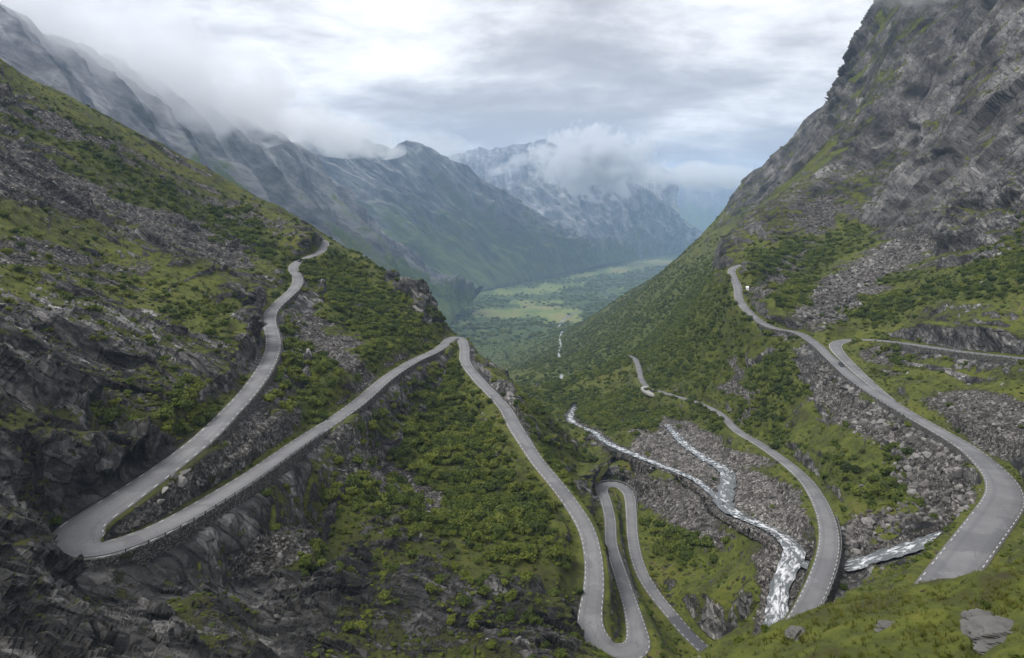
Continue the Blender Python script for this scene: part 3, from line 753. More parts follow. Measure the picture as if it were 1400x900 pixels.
def mat_masonry():
    b = NB('dry_stone_masonry')
    P = b.pos(scale=(1.0, 1.0, 1.6))
    c = b.rgb(b.voro(P, 2.2, 'F1', 1)); e = b.voro(P, 2.2, 'DISTANCE_TO_EDGE')
    col = b.ramp(c[0], [(0.1, (0.045, 0.042, 0.038)), (0.5, (0.10, 0.094, 0.087)), (0.9, (0.20, 0.19, 0.177))])
    j = b.step(e, 0.0, 0.09)
    col = b.mix(j, (0.012, 0.011, 0.010), col)
    moss = b.step(b.noise(b.pos(), 0.5, 6, 0.65), 0.56, 0.66)
    col = b.mix(b.math('MULTIPLY', moss, 0.6), col, (0.045, 0.052, 0.014))
    return b.done(col, b.bump(b.math('MINIMUM', e, 0.15), 1.2, 1.0), 0.95)
M_MASON = mat_masonry()
def mat_boulder():
    b = NB('boulder_stone')
    P = b.pos()
    r = b.N.new('ShaderNodeObjectInfo').outputs['Random']
    n = b.noise(P, 1.1, 7, 0.65)
    v = b.math('ADD', b.math('MULTIPLY', r, 0.55), b.math('MULTIPLY', n, 0.45))
    col = b.ramp(v, [(0.18, (0.040, 0.037, 0.034)), (0.42, (0.090, 0.084, 0.078)), (0.65, (0.165, 0.156, 0.147)), (0.88, (0.32, 0.308, 0.295))])
    return b.done(col, b.bump(n, 0.25, 0.8), 0.9)
M_BOULDER = mat_boulder()
def mat_leaf(name, dark, mid, light):
    b = NB(name)
    r = b.N.new('ShaderNodeObjectInfo').outputs['Random']
    n = b.noise(b.pos(src='Object'), 2.2, 3, 0.6)
    loc = b.N.new('ShaderNodeObjectInfo').outputs['Location']
    stand = b.noise(loc, 0.03, 4, 0.6)
    v = b.math('ADD', b.math('ADD', b.math('MULTIPLY', r, 0.30), b.math('MULTIPLY', n, 0.28)), b.math('MULTIPLY', stand, 0.42))
    col = b.ramp(v, [(0.28, dark), (0.48, mid), (0.72, light)])
    b.done(col, None, 0.7)
    tl = b.N.new('ShaderNodeBsdfTranslucent'); b.L.new(col, tl.inputs[0])
    ms = b.N.new('ShaderNodeMixShader'); ms.inputs[0].default_value = 0.22
    b.L.new(b.bsdf.outputs[0], ms.inputs[1]); b.L.new(tl.outputs[0], ms.inputs[2]); b.L.new(ms.outputs[0], b.out.inputs[0])
    return b.m
M_LEAF = mat_leaf('birch_leaves', (0.028, 0.043, 0.007), (0.080, 0.110, 0.014), (0.175, 0.195, 0.028))
M_GRASS = mat_leaf('upland_grass', (0.050, 0.058, 0.010), (0.105, 0.120, 0.016), (0.185, 0.165, 0.040))
M_BARK = mat_plain('birch_bark', (0.10, 0.085, 0.07), 0.9, var=0.4)
def mat_water():
    b = NB('river_water')
    al, ac = b.attr('along'), b.attr('across')
    cb = b.N.new('ShaderNodeCombineXYZ'); b.L.new(b.math('MULTIPLY', al, 0.38), cb.inputs[0]); b.L.new(ac, cb.inputs[1])
    P = cb.outputs[0]
    f = b.noise(P, 0.55, 5, 0.62, 1.5); g = b.noise(b.pos(), 0.35, 4, 0.65, 0.6)
    v = b.math('ADD', b.math('ADD', b.math('MULTIPLY', f, 0.6), b.math('MULTIPLY', g, 0.4)), b.attr('foam'))
    foam = b.step(v, 0.50, 0.64)
    col = b.mix(foam, b.mix(f, (0.035, 0.042, 0.045), (0.15, 0.16, 0.165)), (0.62, 0.63, 0.65))
    b.bsdf.inputs['Specular IOR Level'].default_value = 0.5
    return b.done(col, b.bump(v, 0.5, 0.6), b.math('ADD', b.math('MULTIPLY', foam, 0.6), 0.12))
M_WATER = mat_water()

# ------------------------------------------------------------------ the ground
LOW_DIM = union([[(-60,430),(140,500),(330,560),(320,640),(240,760),(420,700),(560,740),(800,780),(820,920),(-60,920)]], soft=120, warp=40)  # dark lower rock and moss; the view's bottom dimming is put into their colour
FIELDS = union([[(640,432),(700,436),(790,432),(800,424),(740,418),(660,420)],[(735,442),(800,440),(795,434),(750,433)],[(640,406),(760,402),(775,394),(690,392),(650,397)],[(760,384),(860,372),(930,358),(910,352),(850,362),(780,376)],
 [(815,410),(860,398),(850,392),(815,402)],[(690,418),(770,415),(780,409),(700,410)],[(730,396),(800,392),(800,386),(740,388)],[(600,440),(640,446),(640,438),(605,432)]], soft=5, warp=5, y0=2200)
TONE = 0.95 - 0.50 * LOW_DIM - 0.12 * smooth01(450, 900, YY) * (XX > 0)
idx = np.arange(NR * NC).reshape(NR, NC)
quads = np.stack([idx[:-1, :-1], idx[:-1, 1:], idx[1:, 1:], idx[1:, :-1]], -1).reshape(-1, 4)
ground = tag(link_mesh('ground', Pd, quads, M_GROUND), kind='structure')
ground.data.polygons.foreach_set('use_smooth', ~((rockness.ravel()[quads[:, 0]] > 0.42) & (YY.ravel()[quads[:, 0]] < 330)))
VAL = smooth01(1700, 2500, YY) * smooth01(520, 420, -NAT * 0 + Z * 0 + np.abs(Z + 600) * 1.0)
VAL = smooth01(1900, 2600, YY)
GX = Pd[:, 0].reshape(NR, NC); GY = Pd[:, 1].reshape(NR, NC); GZ = Pd[:, 2].reshape(NR, NC)
NRMd = grid_normals(GX, GY, GZ)
RELIEF = NRMd[..., 2] - NRM[..., 2]
rockness = np.clip(rockness - 1.0 * smooth01(0.02, 0.24, RELIEF) * (YY < 1300) + 0.45 * smooth01(-0.05, -0.30, RELIEF) * (YY < 1300), 0, 1.3)
attr(ground, 'rock', rockness); attr(ground, 'scree', SCREE * road_clear); attr(ground, 'lush', SHRUB * 0.8 + 0.15); attr(ground, 'field', FIELDS * 0.75); attr(ground, 'tone', TONE); attr(ground, 'farface', RIGHT_FACE); attr(ground, 'turf_dim', LOW_DIM * 1.5); attr(ground, 'pale', 1.0 + 0.45 * BEDWIDE + 0.15 * TALUS); attr(ground, 'valley', VAL)
GX = Pd[:, 0].reshape(NR, NC); GY = Pd[:, 1].reshape(NR, NC); GZ = Pd[:, 2].reshape(NR, NC)
NRMd = grid_normals(GX, GY, GZ)
TEL = GZ / GY
HORI = np.maximum.accumulate(TEL, axis=0)
SEEN = TEL > HORI - 0.004

# ------------------------------------------------------------------ roads, paint, walls, rails
def road_mesh(r):
    p = r.p; n = len(p); off5 = [(-1.0, -1.3, 0.12), (-1.0, 0.0, 0), (-0.5, 0.03, 0), (0, 0.05, 0), (0.5, 0.03, 0), (1.0, 0.0, 0), (1.0, -1.3, 0.12)]
    V = []; A = []
    for o, dz, ex in off5:
        h = p[:, 3] / 2 + ex
        V.append(np.c_[p[:, :2] - r.n * (o * h)[:, None], p[:, 2] + dz]); A.append(np.full(n, o))
    V = np.vstack(V); k = np.arange(n - 1)
    Fq = np.vstack([np.stack([k + j * n, k + 1 + j * n, k + 1 + (j + 1) * n, k + (j + 1) * n], 1) for j in range(6)])
    o = tag(link_mesh('road', V, Fq[:, ::-1].copy(), M_ASPHALT), kind='structure')
    attr(o, 'across', np.concatenate(A))
    nw = np.zeros(n)
    if r.name == 'upper': nw[near_idx(r, 922, 845):] = 1.0
    attr(o, 'newer', np.tile(nw, len(off5)))
    return o
def dashes(r, i0, i1, on, gap, wdt=0.13, inset=0.32, sides=(-1, 1)):
    V = []; Fs = []
    arc = np.arange(len(r.p)).astype(float)
    for s in sides:
        t = float(i0)
        while t + on < i1:
            if RNG.random() < 0.04: t += on + gap; continue
            q = []
            for tt in np.linspace(t, t + on, 3):
                c = [np.interp(tt, arc, r.p[:, j]) for j in range(4)]; nn = np.array([np.interp(tt, arc, r.n[:, j]) for j in range(2)])
                for e in (inset, inset + wdt):
                    h = c[3] / 2 - e
                    q.append((c[0] + nn[0] * h * s, c[1] + nn[1] * h * s, c[2] + 0.03 + 0.004))
            b0 = len(V); V += q
            for a in (0, 2): Fs.append((b0 + a, b0 + a + 1, b0 + a + 3, b0 + a + 2) if s < 0 else (b0 + a, b0 + a + 2, b0 + a + 3, b0 + a + 1))
            t += on + gap
    return tag(link_mesh('road_markings', np.array(V), np.array(Fs), M_PAINT, smooth=False), kind='structure')
for r in ROADS: road_mesh(r)
n_up = len(UPPER.p); iC = near_idx(UPPER, 623, 461)
dashes(UPPER, 2, iC - 8, 1.5, 2.6, 0.15)
dashes(UPPER, iC + 4, n_up - 2, 1.15, 1.25, 0.14)
dashes(RIGHT, 1, near_idx(RIGHT, 1215, 545), 1.6, 1.9, 0.13)
dashes(RIGHT, near_idx(RIGHT, 1210, 541), near_idx(RIGHT, 1118, 466), 3.0, 0.8, 0.14, sides=(1,))
dashes(RIGHT, near_idx(RIGHT, 1105, 458), len(RIGHT.p) - 2, 1.6, 3.0, 0.13)
dashes(BRANCH, 1, len(BRANCH.p) - 2, 2.6, 1.2, 0.14)
dashes(LOWER, 1, near_idx(LOWER, 1008, 589), 1.3, 1.4, 0.13)

def sweep(r, i, j, prof_fn, mat, name, step=1, side=1):
    """closed band along a road: prof_fn(k) gives the (offset from the edge, height) ring of one station"""
    ks = list(range(i, j + 1, step)); rings = []
    for k in ks:
        x, y, z, w = r.p[k]; nx, ny = r.n[k] * side
        rings.append([(x + nx * (w / 2 + o), y + ny * (w / 2 + o), z + h) for o, h in prof_fn(k)])
    m_ = len(rings[0]); V = np.array(rings).reshape(-1, 3); Fs = []
    for a in range(len(ks) - 1):
        for b in range(m_):
            c = (b + 1) % m_
            q = (a * m_ + b, a * m_ + c, (a + 1) * m_ + c, (a + 1) * m_ + b)
            Fs.append(q if side < 0 else q[::-1])
    Fs.append(tuple(range(m_)) if side > 0 else tuple(range(m_))[::-1]); e = (len(ks) - 1) * m_
    Fs.append(tuple(range(e, e + m_))[::-1] if side > 0 else tuple(range(e, e + m_)))
    return link_mesh(name, V, Fs, mat, smooth=False)
for r, i, j, side, prof, label in WALLS:
    def ring(k, i=i, prof=prof):
        h = prof[min(k - i, len(prof) - 1)]; q = noise2(np.array([k / 3.1]), np.array([h]), 5)[0] * 0.12
        return [(0.10, -0.35), (0.10, 0.10 + q * 0.4), (0.52 + q, 0.10 + q * 0.4), (0.62 + q + 0.07 * h, -h * 0.5), (0.72 + 0.13 * h, -h - 1.2), (0.3, -h - 1.2)]
    o = sweep(r, i, j, ring, M_MASON, 'retaining_wall', 1, side)
    tag(o, label, 'wall')

def box_bm(bm, c, s, rz=0.0, taper=1.0):
    M4 = Matrix.Translation(c) @ Matrix.Rotation(rz, 4, 'Z') @ Matrix.Diagonal((*s, 1))
    g = bmesh.ops.create_cube(bm, size=1.0, matrix=M4)
    if taper != 1.0:
        top = [v for v in g['verts'] if v.co.z > c[2]]
        for v in top: v.co.x = c[0] + (v.co.x - c[0]) * taper; v.co.y = c[1] + (v.co.y - c[1]) * taper
    return g['verts']
def bm_obj(name, bm, mat, parent=None, smooth=False):
    me = bpy.data.meshes.new(name); bm.to_mesh(me); bm.free()
    for p in me.polygons: p.use_smooth = smooth
    me.materials.append(mat)
    o = bpy.data.objects.new(name, me); COL.objects.link(o)
    if parent: o.parent = parent
    return o
def guard_rail(r, a, b, side, label, gap=3.0, inset=0.30, hgt=0.78, fat=0.26):
    i, j = near_idx(r, *a), near_idx(r, *b)
    if i > j: i, j = j, i
    x, y, z, w = r.p[i]
    root = empty('guard_rail', (x, y, z)); tag(root, label, 'guard rail', 'steel guard rails along the roads')
    org = np.array((x, y, z))
    rail = sweep(r, i, j, lambda k: [(inset, hgt - fat), (inset, hgt), (inset + 0.09, hgt), (inset + 0.09, hgt - fat)], M_STEEL, 'rail', 1, side)
    rail.data.transform(Matrix.Translation(-Vector(org))); rail.parent = root
    bm = bmesh.new(); box_bm(bm, (0, 0, hgt / 2 - 0.25), (0.16, 0.16, hgt + 0.4)); box_bm(bm, (0, 0, hgt - 0.03), (0.20, 0.20, 0.08))
    first = None
    for n_, k in enumerate(range(i, j, max(1, int(round(gap))))):
        x, y, z, w = r.p[k]; nx, ny = r.n[k] * side
        loc = Vector((x + nx * (w / 2 + inset + 0.18), y + ny * (w / 2 + inset + 0.18), z)) - Vector(org)
        if first is None:
            first = bm_obj('post', bm, M_POST, root); first.location = loc
        else:
            c = first.copy(); COL.objects.link(c); c.parent = root; c.location = loc
    return root
guard_rail(UPPER, (92, 752), (430, 592), -1, 'long steel guard rail round the outside of the big left hairpin', 4)
guard_rail(UPPER, (815, 664), (864, 700), 1, 'dark guard rail round the top of the small double bend', 2)
guard_rail(BRANCH, (1420, 492), (1225, 468), 1, 'guard rail on dark posts along the branch road at the right edge', 4, hgt=0.55, fat=0.16)
guard_rail(RIGHT, (1120, 466), (1250, 568), 1, 'guard rail along the outer edge of the road below the junction', 3)
guard_rail(LOWER, (1128, 705), (1100, 836), -1, 'guard rail between the lower road and the white river', 3)

# ------------------------------------------------------------------ river
for nme, p, st in WATERS:
    n = len(p); t = np.gradient(p[:, :2], axis=0); t /= np.linalg.norm(t, axis=1, keepdims=True); nn = np.stack([-t[:, 1], t[:, 0]], 1)
    rows = []; al = []; ac = []; fo = []
    sl = np.abs(np.gradient(p[:, 2])) / st
    wob = noise2(np.arange(n) / 4.0, np.zeros(n), 33)
    for q in np.linspace(-1, 1, 9):
        h = p[:, 3] / 2 * (1.0 + 0.30 * wob * np.sign(q)) * q
        zz = p[:, 2] + 0.30 * noise2(np.arange(n) * st / 2.3, np.full(n, q * 3.0), 37) * (st < 3) - 0.25 * abs(q) ** 3
        rows.append(np.c_[p[:, :2] + nn * h[:, None], zz]); al.append(np.arange(n) * st); ac.append(h); fo.append(np.clip(sl * 0.45, 0, 0.06 if nme != 'east' else 0.03) - 0.004 + (0.02 if nme.startswith('far') else 0.0) - 0.05 * abs(q))
    V = np.vstack(rows); k = np.arange(n - 1)
    Fq = np.vstack([np.stack([k + a * n, k + (a + 1) * n, k + 1 + (a + 1) * n, k + 1 + a * n], 1) for a in range(8)])
    o = tag(link_mesh('river', V, Fq[:, ::-1].copy(), M_WATER), kind='structure')
    attr(o, 'along', np.concatenate(al)); attr(o, 'across', np.concatenate(ac)); attr(o, 'foam', np.concatenate(fo))

# ------------------------------------------------------------------ far mountains
def mat_mountain(name, k=1.0):
    b = NB(name)
    P = b.pos()
    g, st, snow = b.attr('green'), b.attr('streak'), b.attr('snow')
    n = b.noise(P, 0.006, 8, 0.66, 0.4)
    Pr = b.pos(rot=(0.3, 0.5, 0.2), scale=(3.0, 1.0, 0.8))
    f = b.math('ADD', b.math('MULTIPLY', b.noise(Pr, 0.022, 6, 0.70, 0.3), 0.62), b.math('MULTIPLY', b.attr('fall'), 0.38))
    rk = b.ramp(b.math('ADD', b.math('MULTIPLY', n, 0.4), b.math('MULTIPLY', f, 0.6)), [(0.36, (0.028 * k, 0.028 * k, 0.030 * k)), (0.46, (0.095 * k, 0.093 * k, 0.097 * k)), (0.54, (0.20 * k, 0.195 * k, 0.20 * k)), (0.64, (0.44 * k, 0.43 * k, 0.43 * k))])
    gr = b.ramp(f, [(0.32, (0.026, 0.044, 0.012)), (0.50, (0.060, 0.088, 0.018)), (0.66, (0.11, 0.128, 0.03))])
    fg = b.step(b.math('ADD', g, b.math('MULTIPLY', b.math('SUBTRACT', b.math('ADD', b.math('MULTIPLY', n, 0.5), b.math('MULTIPLY', f, 0.5)), 0.5), 2.2)), 0.40, 0.62)
    col = b.mix(fg, rk, gr)
    pale = b.step(b.math('ADD', st, b.math('MULTIPLY', b.math('SUBTRACT', f, 0.5), 1.3)), 0.55, 0.78)
    col = b.mix(b.math('MULTIPLY', pale, 0.38), col, (0.50, 0.47, 0.44))
    sn = b.step(b.math('ADD', snow, b.math('MULTIPLY', b.math('SUBTRACT', f, 0.5), 1.6)), 0.55, 0.68)
    col = b.mix(sn, col, (0.80, 0.81, 0.84))
    return b.done(col, b.bump(f, 26.0, 1.0), 0.95)
M_MOUNT = mat_mountain('left_mountain'); M_MOUNT_PALE = mat_mountain('far_mountain', 1.05)
def mountain(name, crest, foot, na, nb, gully, wl, seed, green=0.5, snow=0.0, jag=0.05, concave=0.45, back=0.5, mat=None, rough=10.0):
    c = resample(catmull([W(*q) for q in crest], 60.0), 30.0); f = resample(catmull([W(*q) for q in foot], 60.0), 30.0)
    def at(P, t):
        s_ = np.concatenate([[0], np.cumsum(np.linalg.norm(np.diff(P, axis=0), axis=1))]); s_ /= s_[-1]
        return np.stack([np.interp(t, s_, P[:, k]) for k in range(3)], 1)
    t = np.linspace(0, 1, na)
    # crest stations follow the bearing, so that crest and foot pair up
    C, Ft = at(c, t), at(f, t)
    length = np.linalg.norm(np.diff(C, axis=0), axis=1).sum()
    b = np.concatenate([np.linspace(0, 1, nb), 1 + np.linspace(0, 1, nb // 3)[1:] * back])
    A, B = np.meshgrid(t, b)
    bh = np.minimum(B, 1.0); over = np.maximum(B - 1.0, 0)
    Hc = (C[:, 2] - Ft[:, 2])[None, :]
    prof = (1 - concave) * bh + concave * bh ** 2
    dirx = (C[:, :2] - Ft[:, :2]); dirx /= np.linalg.norm(dirx, axis=1, keepdims=True) + 1e-9
    X = Ft[None, :, 0] + (C - Ft)[None, :, 0] * B; Y = Ft[None, :, 1] + (C - Ft)[None, :, 1] * B
    Zm = Ft[None, :, 2] + Hc * prof - over * Hc * 1.1
    s_ = A * length
    g1 = 1 - 2 * np.abs(noise2(s_ / wl + 0.7 * B, B * 1.1 + seed, seed)); g2 = 1 - 2 * np.abs(noise2(s_ / (wl * .42) + 1.2 * B, B * 2.3, seed + 3)); g3 = noise2(s_ / (wl * .16) + 2 * B, B * 6, seed + 5); g4 = noise2(s_ / (wl * .07) + 3 * B, B * 16, seed + 6)
    env = np.clip(np.sin(np.clip(bh, 0, 1) * math.pi * 0.86), 0, 1) ** 0.8
    dsp = gully * env * (0.55 * g1 + 0.30 * g2 + 0.16 * g3 + 0.09 * g4)
    Pm = np.stack([X, Y, Zm], -1); N_ = grid_normals(X, Y, Zm)
    N_ *= np.sign(N_[..., 2:3] + 1e-9)
    _q = Pm.reshape(-1, 3).astype(np.float32) * np.array((1, 1, 0.45), np.float32)
    dsp = dsp + rough * ridged3(_q, wl * 0.32, 4, 0.6, seed).reshape(dsp.shape) * np.clip(bh * 3, 0, 1)
    Pm = Pm + N_ * dsp[..., None]
    Pm[..., 2] += (jag * Hc * (noise2(s_ / (wl * .8), A * 0 + 2.2, seed + 8) + 0.3 * noise2(s_ / (wl * .3), A * 0 + 5.2, seed + 9) + 0.12 * noise2(s_ / (wl * .1), A * 0 + 7.2, seed + 10)) * bh ** 4)
    ni, nj = Pm.shape[:2]; ix = np.arange(ni * nj).reshape(ni, nj)
    Fq = np.stack([ix[:-1, :-1], ix[:-1, 1:], ix[1:, 1:], ix[1:, :-1]], -1).reshape(-1, 4)
    o = tag(link_mesh(name, Pm.reshape(-1, 3), Fq, mat or M_MOUNT_PALE), kind='structure')
    gr = np.clip(green + 0.95 * (0.50 - bh) - 0.25 * g1 + 0.1 * g2, 0, 1.2)
    stk = np.clip(0.45 - 0.45 * (g1 + 0.4 * g2) , 0, 1) * smooth01(0.05, 0.3, bh) * 1.0
    fall = 0.5 + 0.30 * noise2(s_ / 95.0 + 0.8 * B, B * 2.2 + seed, seed + 21) + 0.20 * noise2(s_ / 38.0 + 1.5 * B, B * 4.0, seed + 22) + 0.14 * noise2(s_ / 17.0 + 2 * B, B * 8.0, seed + 23)
    attr(o, 'fall', fall)
    attr(o, 'green', gr); attr(o, 'streak', stk); attr(o, 'snow', snow * smooth01(0.45, 0.95, bh) * (0.6 + 0.5 * g2))
    return o
mountain('mountain', [(-160,-40,1500),(-60,-10,1600),(0,34,1750),(60,60,1900),(110,74,2050),(200,118,2450),(300,165,2850),(400,205,3250),(450,262,3350),(500,312,3430),(560,362,3500),(600,386,3550),(650,404,3620)],
         [(520,590,1250),(540,565,1500),(565,525,1900),(590,485,2400),(612,448,2900),(634,420,3400),(650,408,3600)], 1000, 240, 110, 300, 11, green=0.56, jag=0.025, concave=0.25, mat=M_MOUNT, rough=17.0)
mountain('mountain', [(330,225,4700),(380,208,4800),(420,194,4900),(460,190,4950),(500,193,5000),(530,208,5050),(545,197,5100),(556,196,5120),(580,207,5180),(601,218,5250),(632,233,5350),(663,254,5450),(682,272,5550),(702,290,5650),(730,310,5800),(760,330,6000),(800,345,6400),(860,351,6900)],
         [(640,402,4350),(660,397,4600),(690,391,4900),(725,384,5200),(760,376,5500),(800,368,5900),(840,358,6400),(866,353,6880)], 900, 220, 230, 420, 23, green=0.62, jag=0.05, rough=22.0, concave=0.30)
mountain('mountain', [(540,232,8600),(590,222,8600),(640,214,8700),(690,205,8800),(725,200,8850),(745,198,8900),(765,203,8950),(800,212,9000),(860,225,9200),(920,240,9500)],
         [(540,330,7200),(640,320,7300),(740,310,7500),(820,310,7800),(930,318,8300)], 420, 120, 200, 600, 35, green=0.12, snow=0.42, jag=0.05, concave=0.1)
mountain('mountain', [(640,300,6900),(680,272,7000),(710,258,7050),(740,243,7100),(775,241,7200),(800,243,7300),(840,249,7500),(865,253,7700),(885,264,7900),(905,282,8200),(930,302,8700),(955,322,9300),(985,338,10200)],
         [(770,374,5900),(800,368,6200),(835,362,6700),(870,356,7300),(910,350,8000),(950,345,8900),(990,341,10100)], 600, 160, 220, 480, 47, green=0.22, jag=0.02, concave=0.30)
mountain('mountain', [(820,262,13500),(870,256,13800),(910,252,14000),(935,249,14200),(960,250,14300),(1000,247,14500),(1040,243,14600),(1120,236,15000)],
         [(820,330,11800),(900,328,12000),(1000,326,12500),(1120,326,13000)], 160, 50, 170, 900, 53, green=0.6, jag=0.03, concave=0.2)

# ------------------------------------------------------------------ air
HAZE_TOP = 30 + max(max((o.matrix_world @ Vector(c)).z for c in o.bound_box) for o in sc.objects if o.type == 'MESH')
def haze_box():
    bm = bmesh.new()
    x0, x1, y0, y1, z0, z1 = -16000, 16000, -60, 15600, -1250, HAZE_TOP
    bmesh.ops.create_cube(bm, size=1.0, matrix=Matrix.Translation(((x0 + x1) / 2, (y0 + y1) / 2, (z0 + z1) / 2)) @ Matrix.Diagonal((x1 - x0, y1 - y0, z1 - z0, 1)))
    m_ = bpy.data.materials.new('haze'); m_.use_nodes = True; nt = m_.node_tree; nt.nodes.clear()
    out = nt.nodes.new('ShaderNodeOutputMaterial'); v = nt.nodes.new('ShaderNodeVolumePrincipled')
    v.inputs['Color'].default_value = (0.50, 0.71, 1.0, 1); v.inputs['Density'].default_value = 0.000085; v.inputs['Anisotropy'].default_value = 0.1
    nt.links.new(v.outputs[0], out.inputs['Volume'])
    o = bm_obj('haze', bm, m_); tag(o, kind='stuff')
    return o
haze_box()

# ------------------------------------------------------------------ plants and boulders
def leaf_mesh(name, seed, nleaf, lobes, leaf, stem_h, mat):
    """a shrub: stems and a crown of leaf sprays spread through several uneven lobes; unit size about 1 m radius"""
    g = np.random.default_rng(seed)
    V = []; Fs = []
    L_ = [(0, 0, stem_h + 0.35, 0.62)] + [(math.cos(a) * g.uniform(.30, .62), math.sin(a) * g.uniform(.30, .62), stem_h + g.uniform(.05, .62), g.uniform(.30, .52)) for a in np.linspace(0, 6.28, lobes, endpoint=False) + g.uniform(0, .8, lobes)]
    w_ = np.array([l[3] ** 2 for l in L_]); w_ /= w_.sum()
    for _ in range(nleaf):
        cx, cy_, cz, r = L_[g.choice(len(L_), p=w_)]
        d_ = g.normal(size=3); d_ /= np.linalg.norm(d_); d_[2] = abs(d_[2]) * 0.9 - 0.25 if d_[2] < -0.3 else d_[2]
        p = np.array((cx, cy_, cz)) + d_ * r * g.uniform(0.55, 1.08) * np.array((1, 1, 0.85))
        if p[2] < 0.02: p[2] = 0.02
        n_ = d_ * 0.7 + g.normal(size=3) * 0.55 + np.array((0, 0, .35)); n_ /= np.linalg.norm(n_)
        a = np.cross(n_, g.normal(size=3)); a /= np.linalg.norm(a); b = np.cross(n_, a)
        s_ = leaf * g.uniform(0.6, 1.35); b0 = len(V)
        V += [p + a * s_, p + b * s_ * .62 + n_ * s_ * .12, p - a * s_ * .9, p - b * s_ * .62 + n_ * s_ * .1]
        Fs.append((b0, b0 + 1, b0 + 2, b0 + 3))
    for cx, cy_, cz, r in L_:                       # twiggy core under the leaves
        b0 = len(V)
        for k in range(6):
            a = k / 6 * 6.283; V.append(np.array((cx + math.cos(a) * r * .55, cy_ + math.sin(a) * r * .55, cz - r * .1)))
        V += [np.array((cx, cy_, cz + r * .6)), np.array((cx * .4, cy_ * .4, -0.25))]
        for k in range(6): Fs += [(b0 + k, b0 + (k + 1) % 6, b0 + 6), (b0 + (k + 1) % 6, b0 + k, b0 + 7)]
    me = bpy.data.meshes.new(name); me.from_pydata([tuple(v) for v in V], [], Fs); me.materials.append(mat)
    return me
SHRUBS = [leaf_mesh('shrub', 100 + k, 430, 5 + k % 3, 0.135, 0.10 + 0.08 * (k % 3), M_LEAF) for k in range(6)]
def rock_mesh(name, seed, mat):
    g = np.random.default_rng(seed); bm = bmesh.new()
    pts = g.normal(size=(22, 3)); pts /= np.linalg.norm(pts, axis=1, keepdims=True); pts *= g.uniform(0.72, 1.0, (22, 1)) * np.array((1.0, g.uniform(.65, .95), g.uniform(.5, .8)))
    for p in pts: bm.verts.new(p)
    r_ = bmesh.ops.convex_hull(bm, input=bm.verts)
    bmesh.ops.delete(bm, geom=[v for v in bm.verts if not v.link_faces], context='VERTS')
    bmesh.ops.bevel(bm, geom=list(bm.edges), offset=0.045, segments=1, affect='EDGES')
    me = bpy.data.meshes.new(name); bm.to_mesh(me); bm.free(); me.materials.append(mat)
    return me
ROCKS = [rock_mesh('boulder', 300 + k, M_BOULDER) for k in range(6)]
dL_ = np.gradient(Lg)[:, None]
AREA = (CELL * (dL_ * YY)).astype(np.float64)
DET = smooth01(0.6, 1.4, RF[0]) * (WF[0] > 1.0)
nz = fbm2(XX + Z, YY - Z, 26, 5, 0.6, 131, CELL)
nz2 = fbm2(XX - Z, YY + Z, 9, 3, 0.6, 137, CELL)
Uf = U0 + F0 * GX / GY; Vf = V0 - F0 * GZ / GY
def scatter(dens, rng, cap=None, seen=True, umargin=160):
    lam = dens * AREA
    ok = (Uf > -umargin) & (Uf < 1400 + umargin) & (Vf < 1010) & (Vf > -60)
    if seen: ok = ok & SEEN
    lam = np.where(ok, lam, 0).ravel()
    n = rng.poisson(lam); ids = np.repeat(np.arange(len(lam)), n)
    if cap and len(ids) > cap: ids = rng.choice(ids, cap, replace=False)
    jx = rng.uniform(-.5, .5, len(ids)); jl = rng.uniform(-.5, .5, len(ids))
    y = np.exp(np.clip(Lg[ids // NC] + jl * dL_[ids // NC, 0], Lg[1], Lg[-2])); x = (sg[ids % NC] + jx * (sg[1] - sg[0])) * y
    z = sample_grid(GZ, x, y)
    return ids, np.stack([x, y, z], 1)
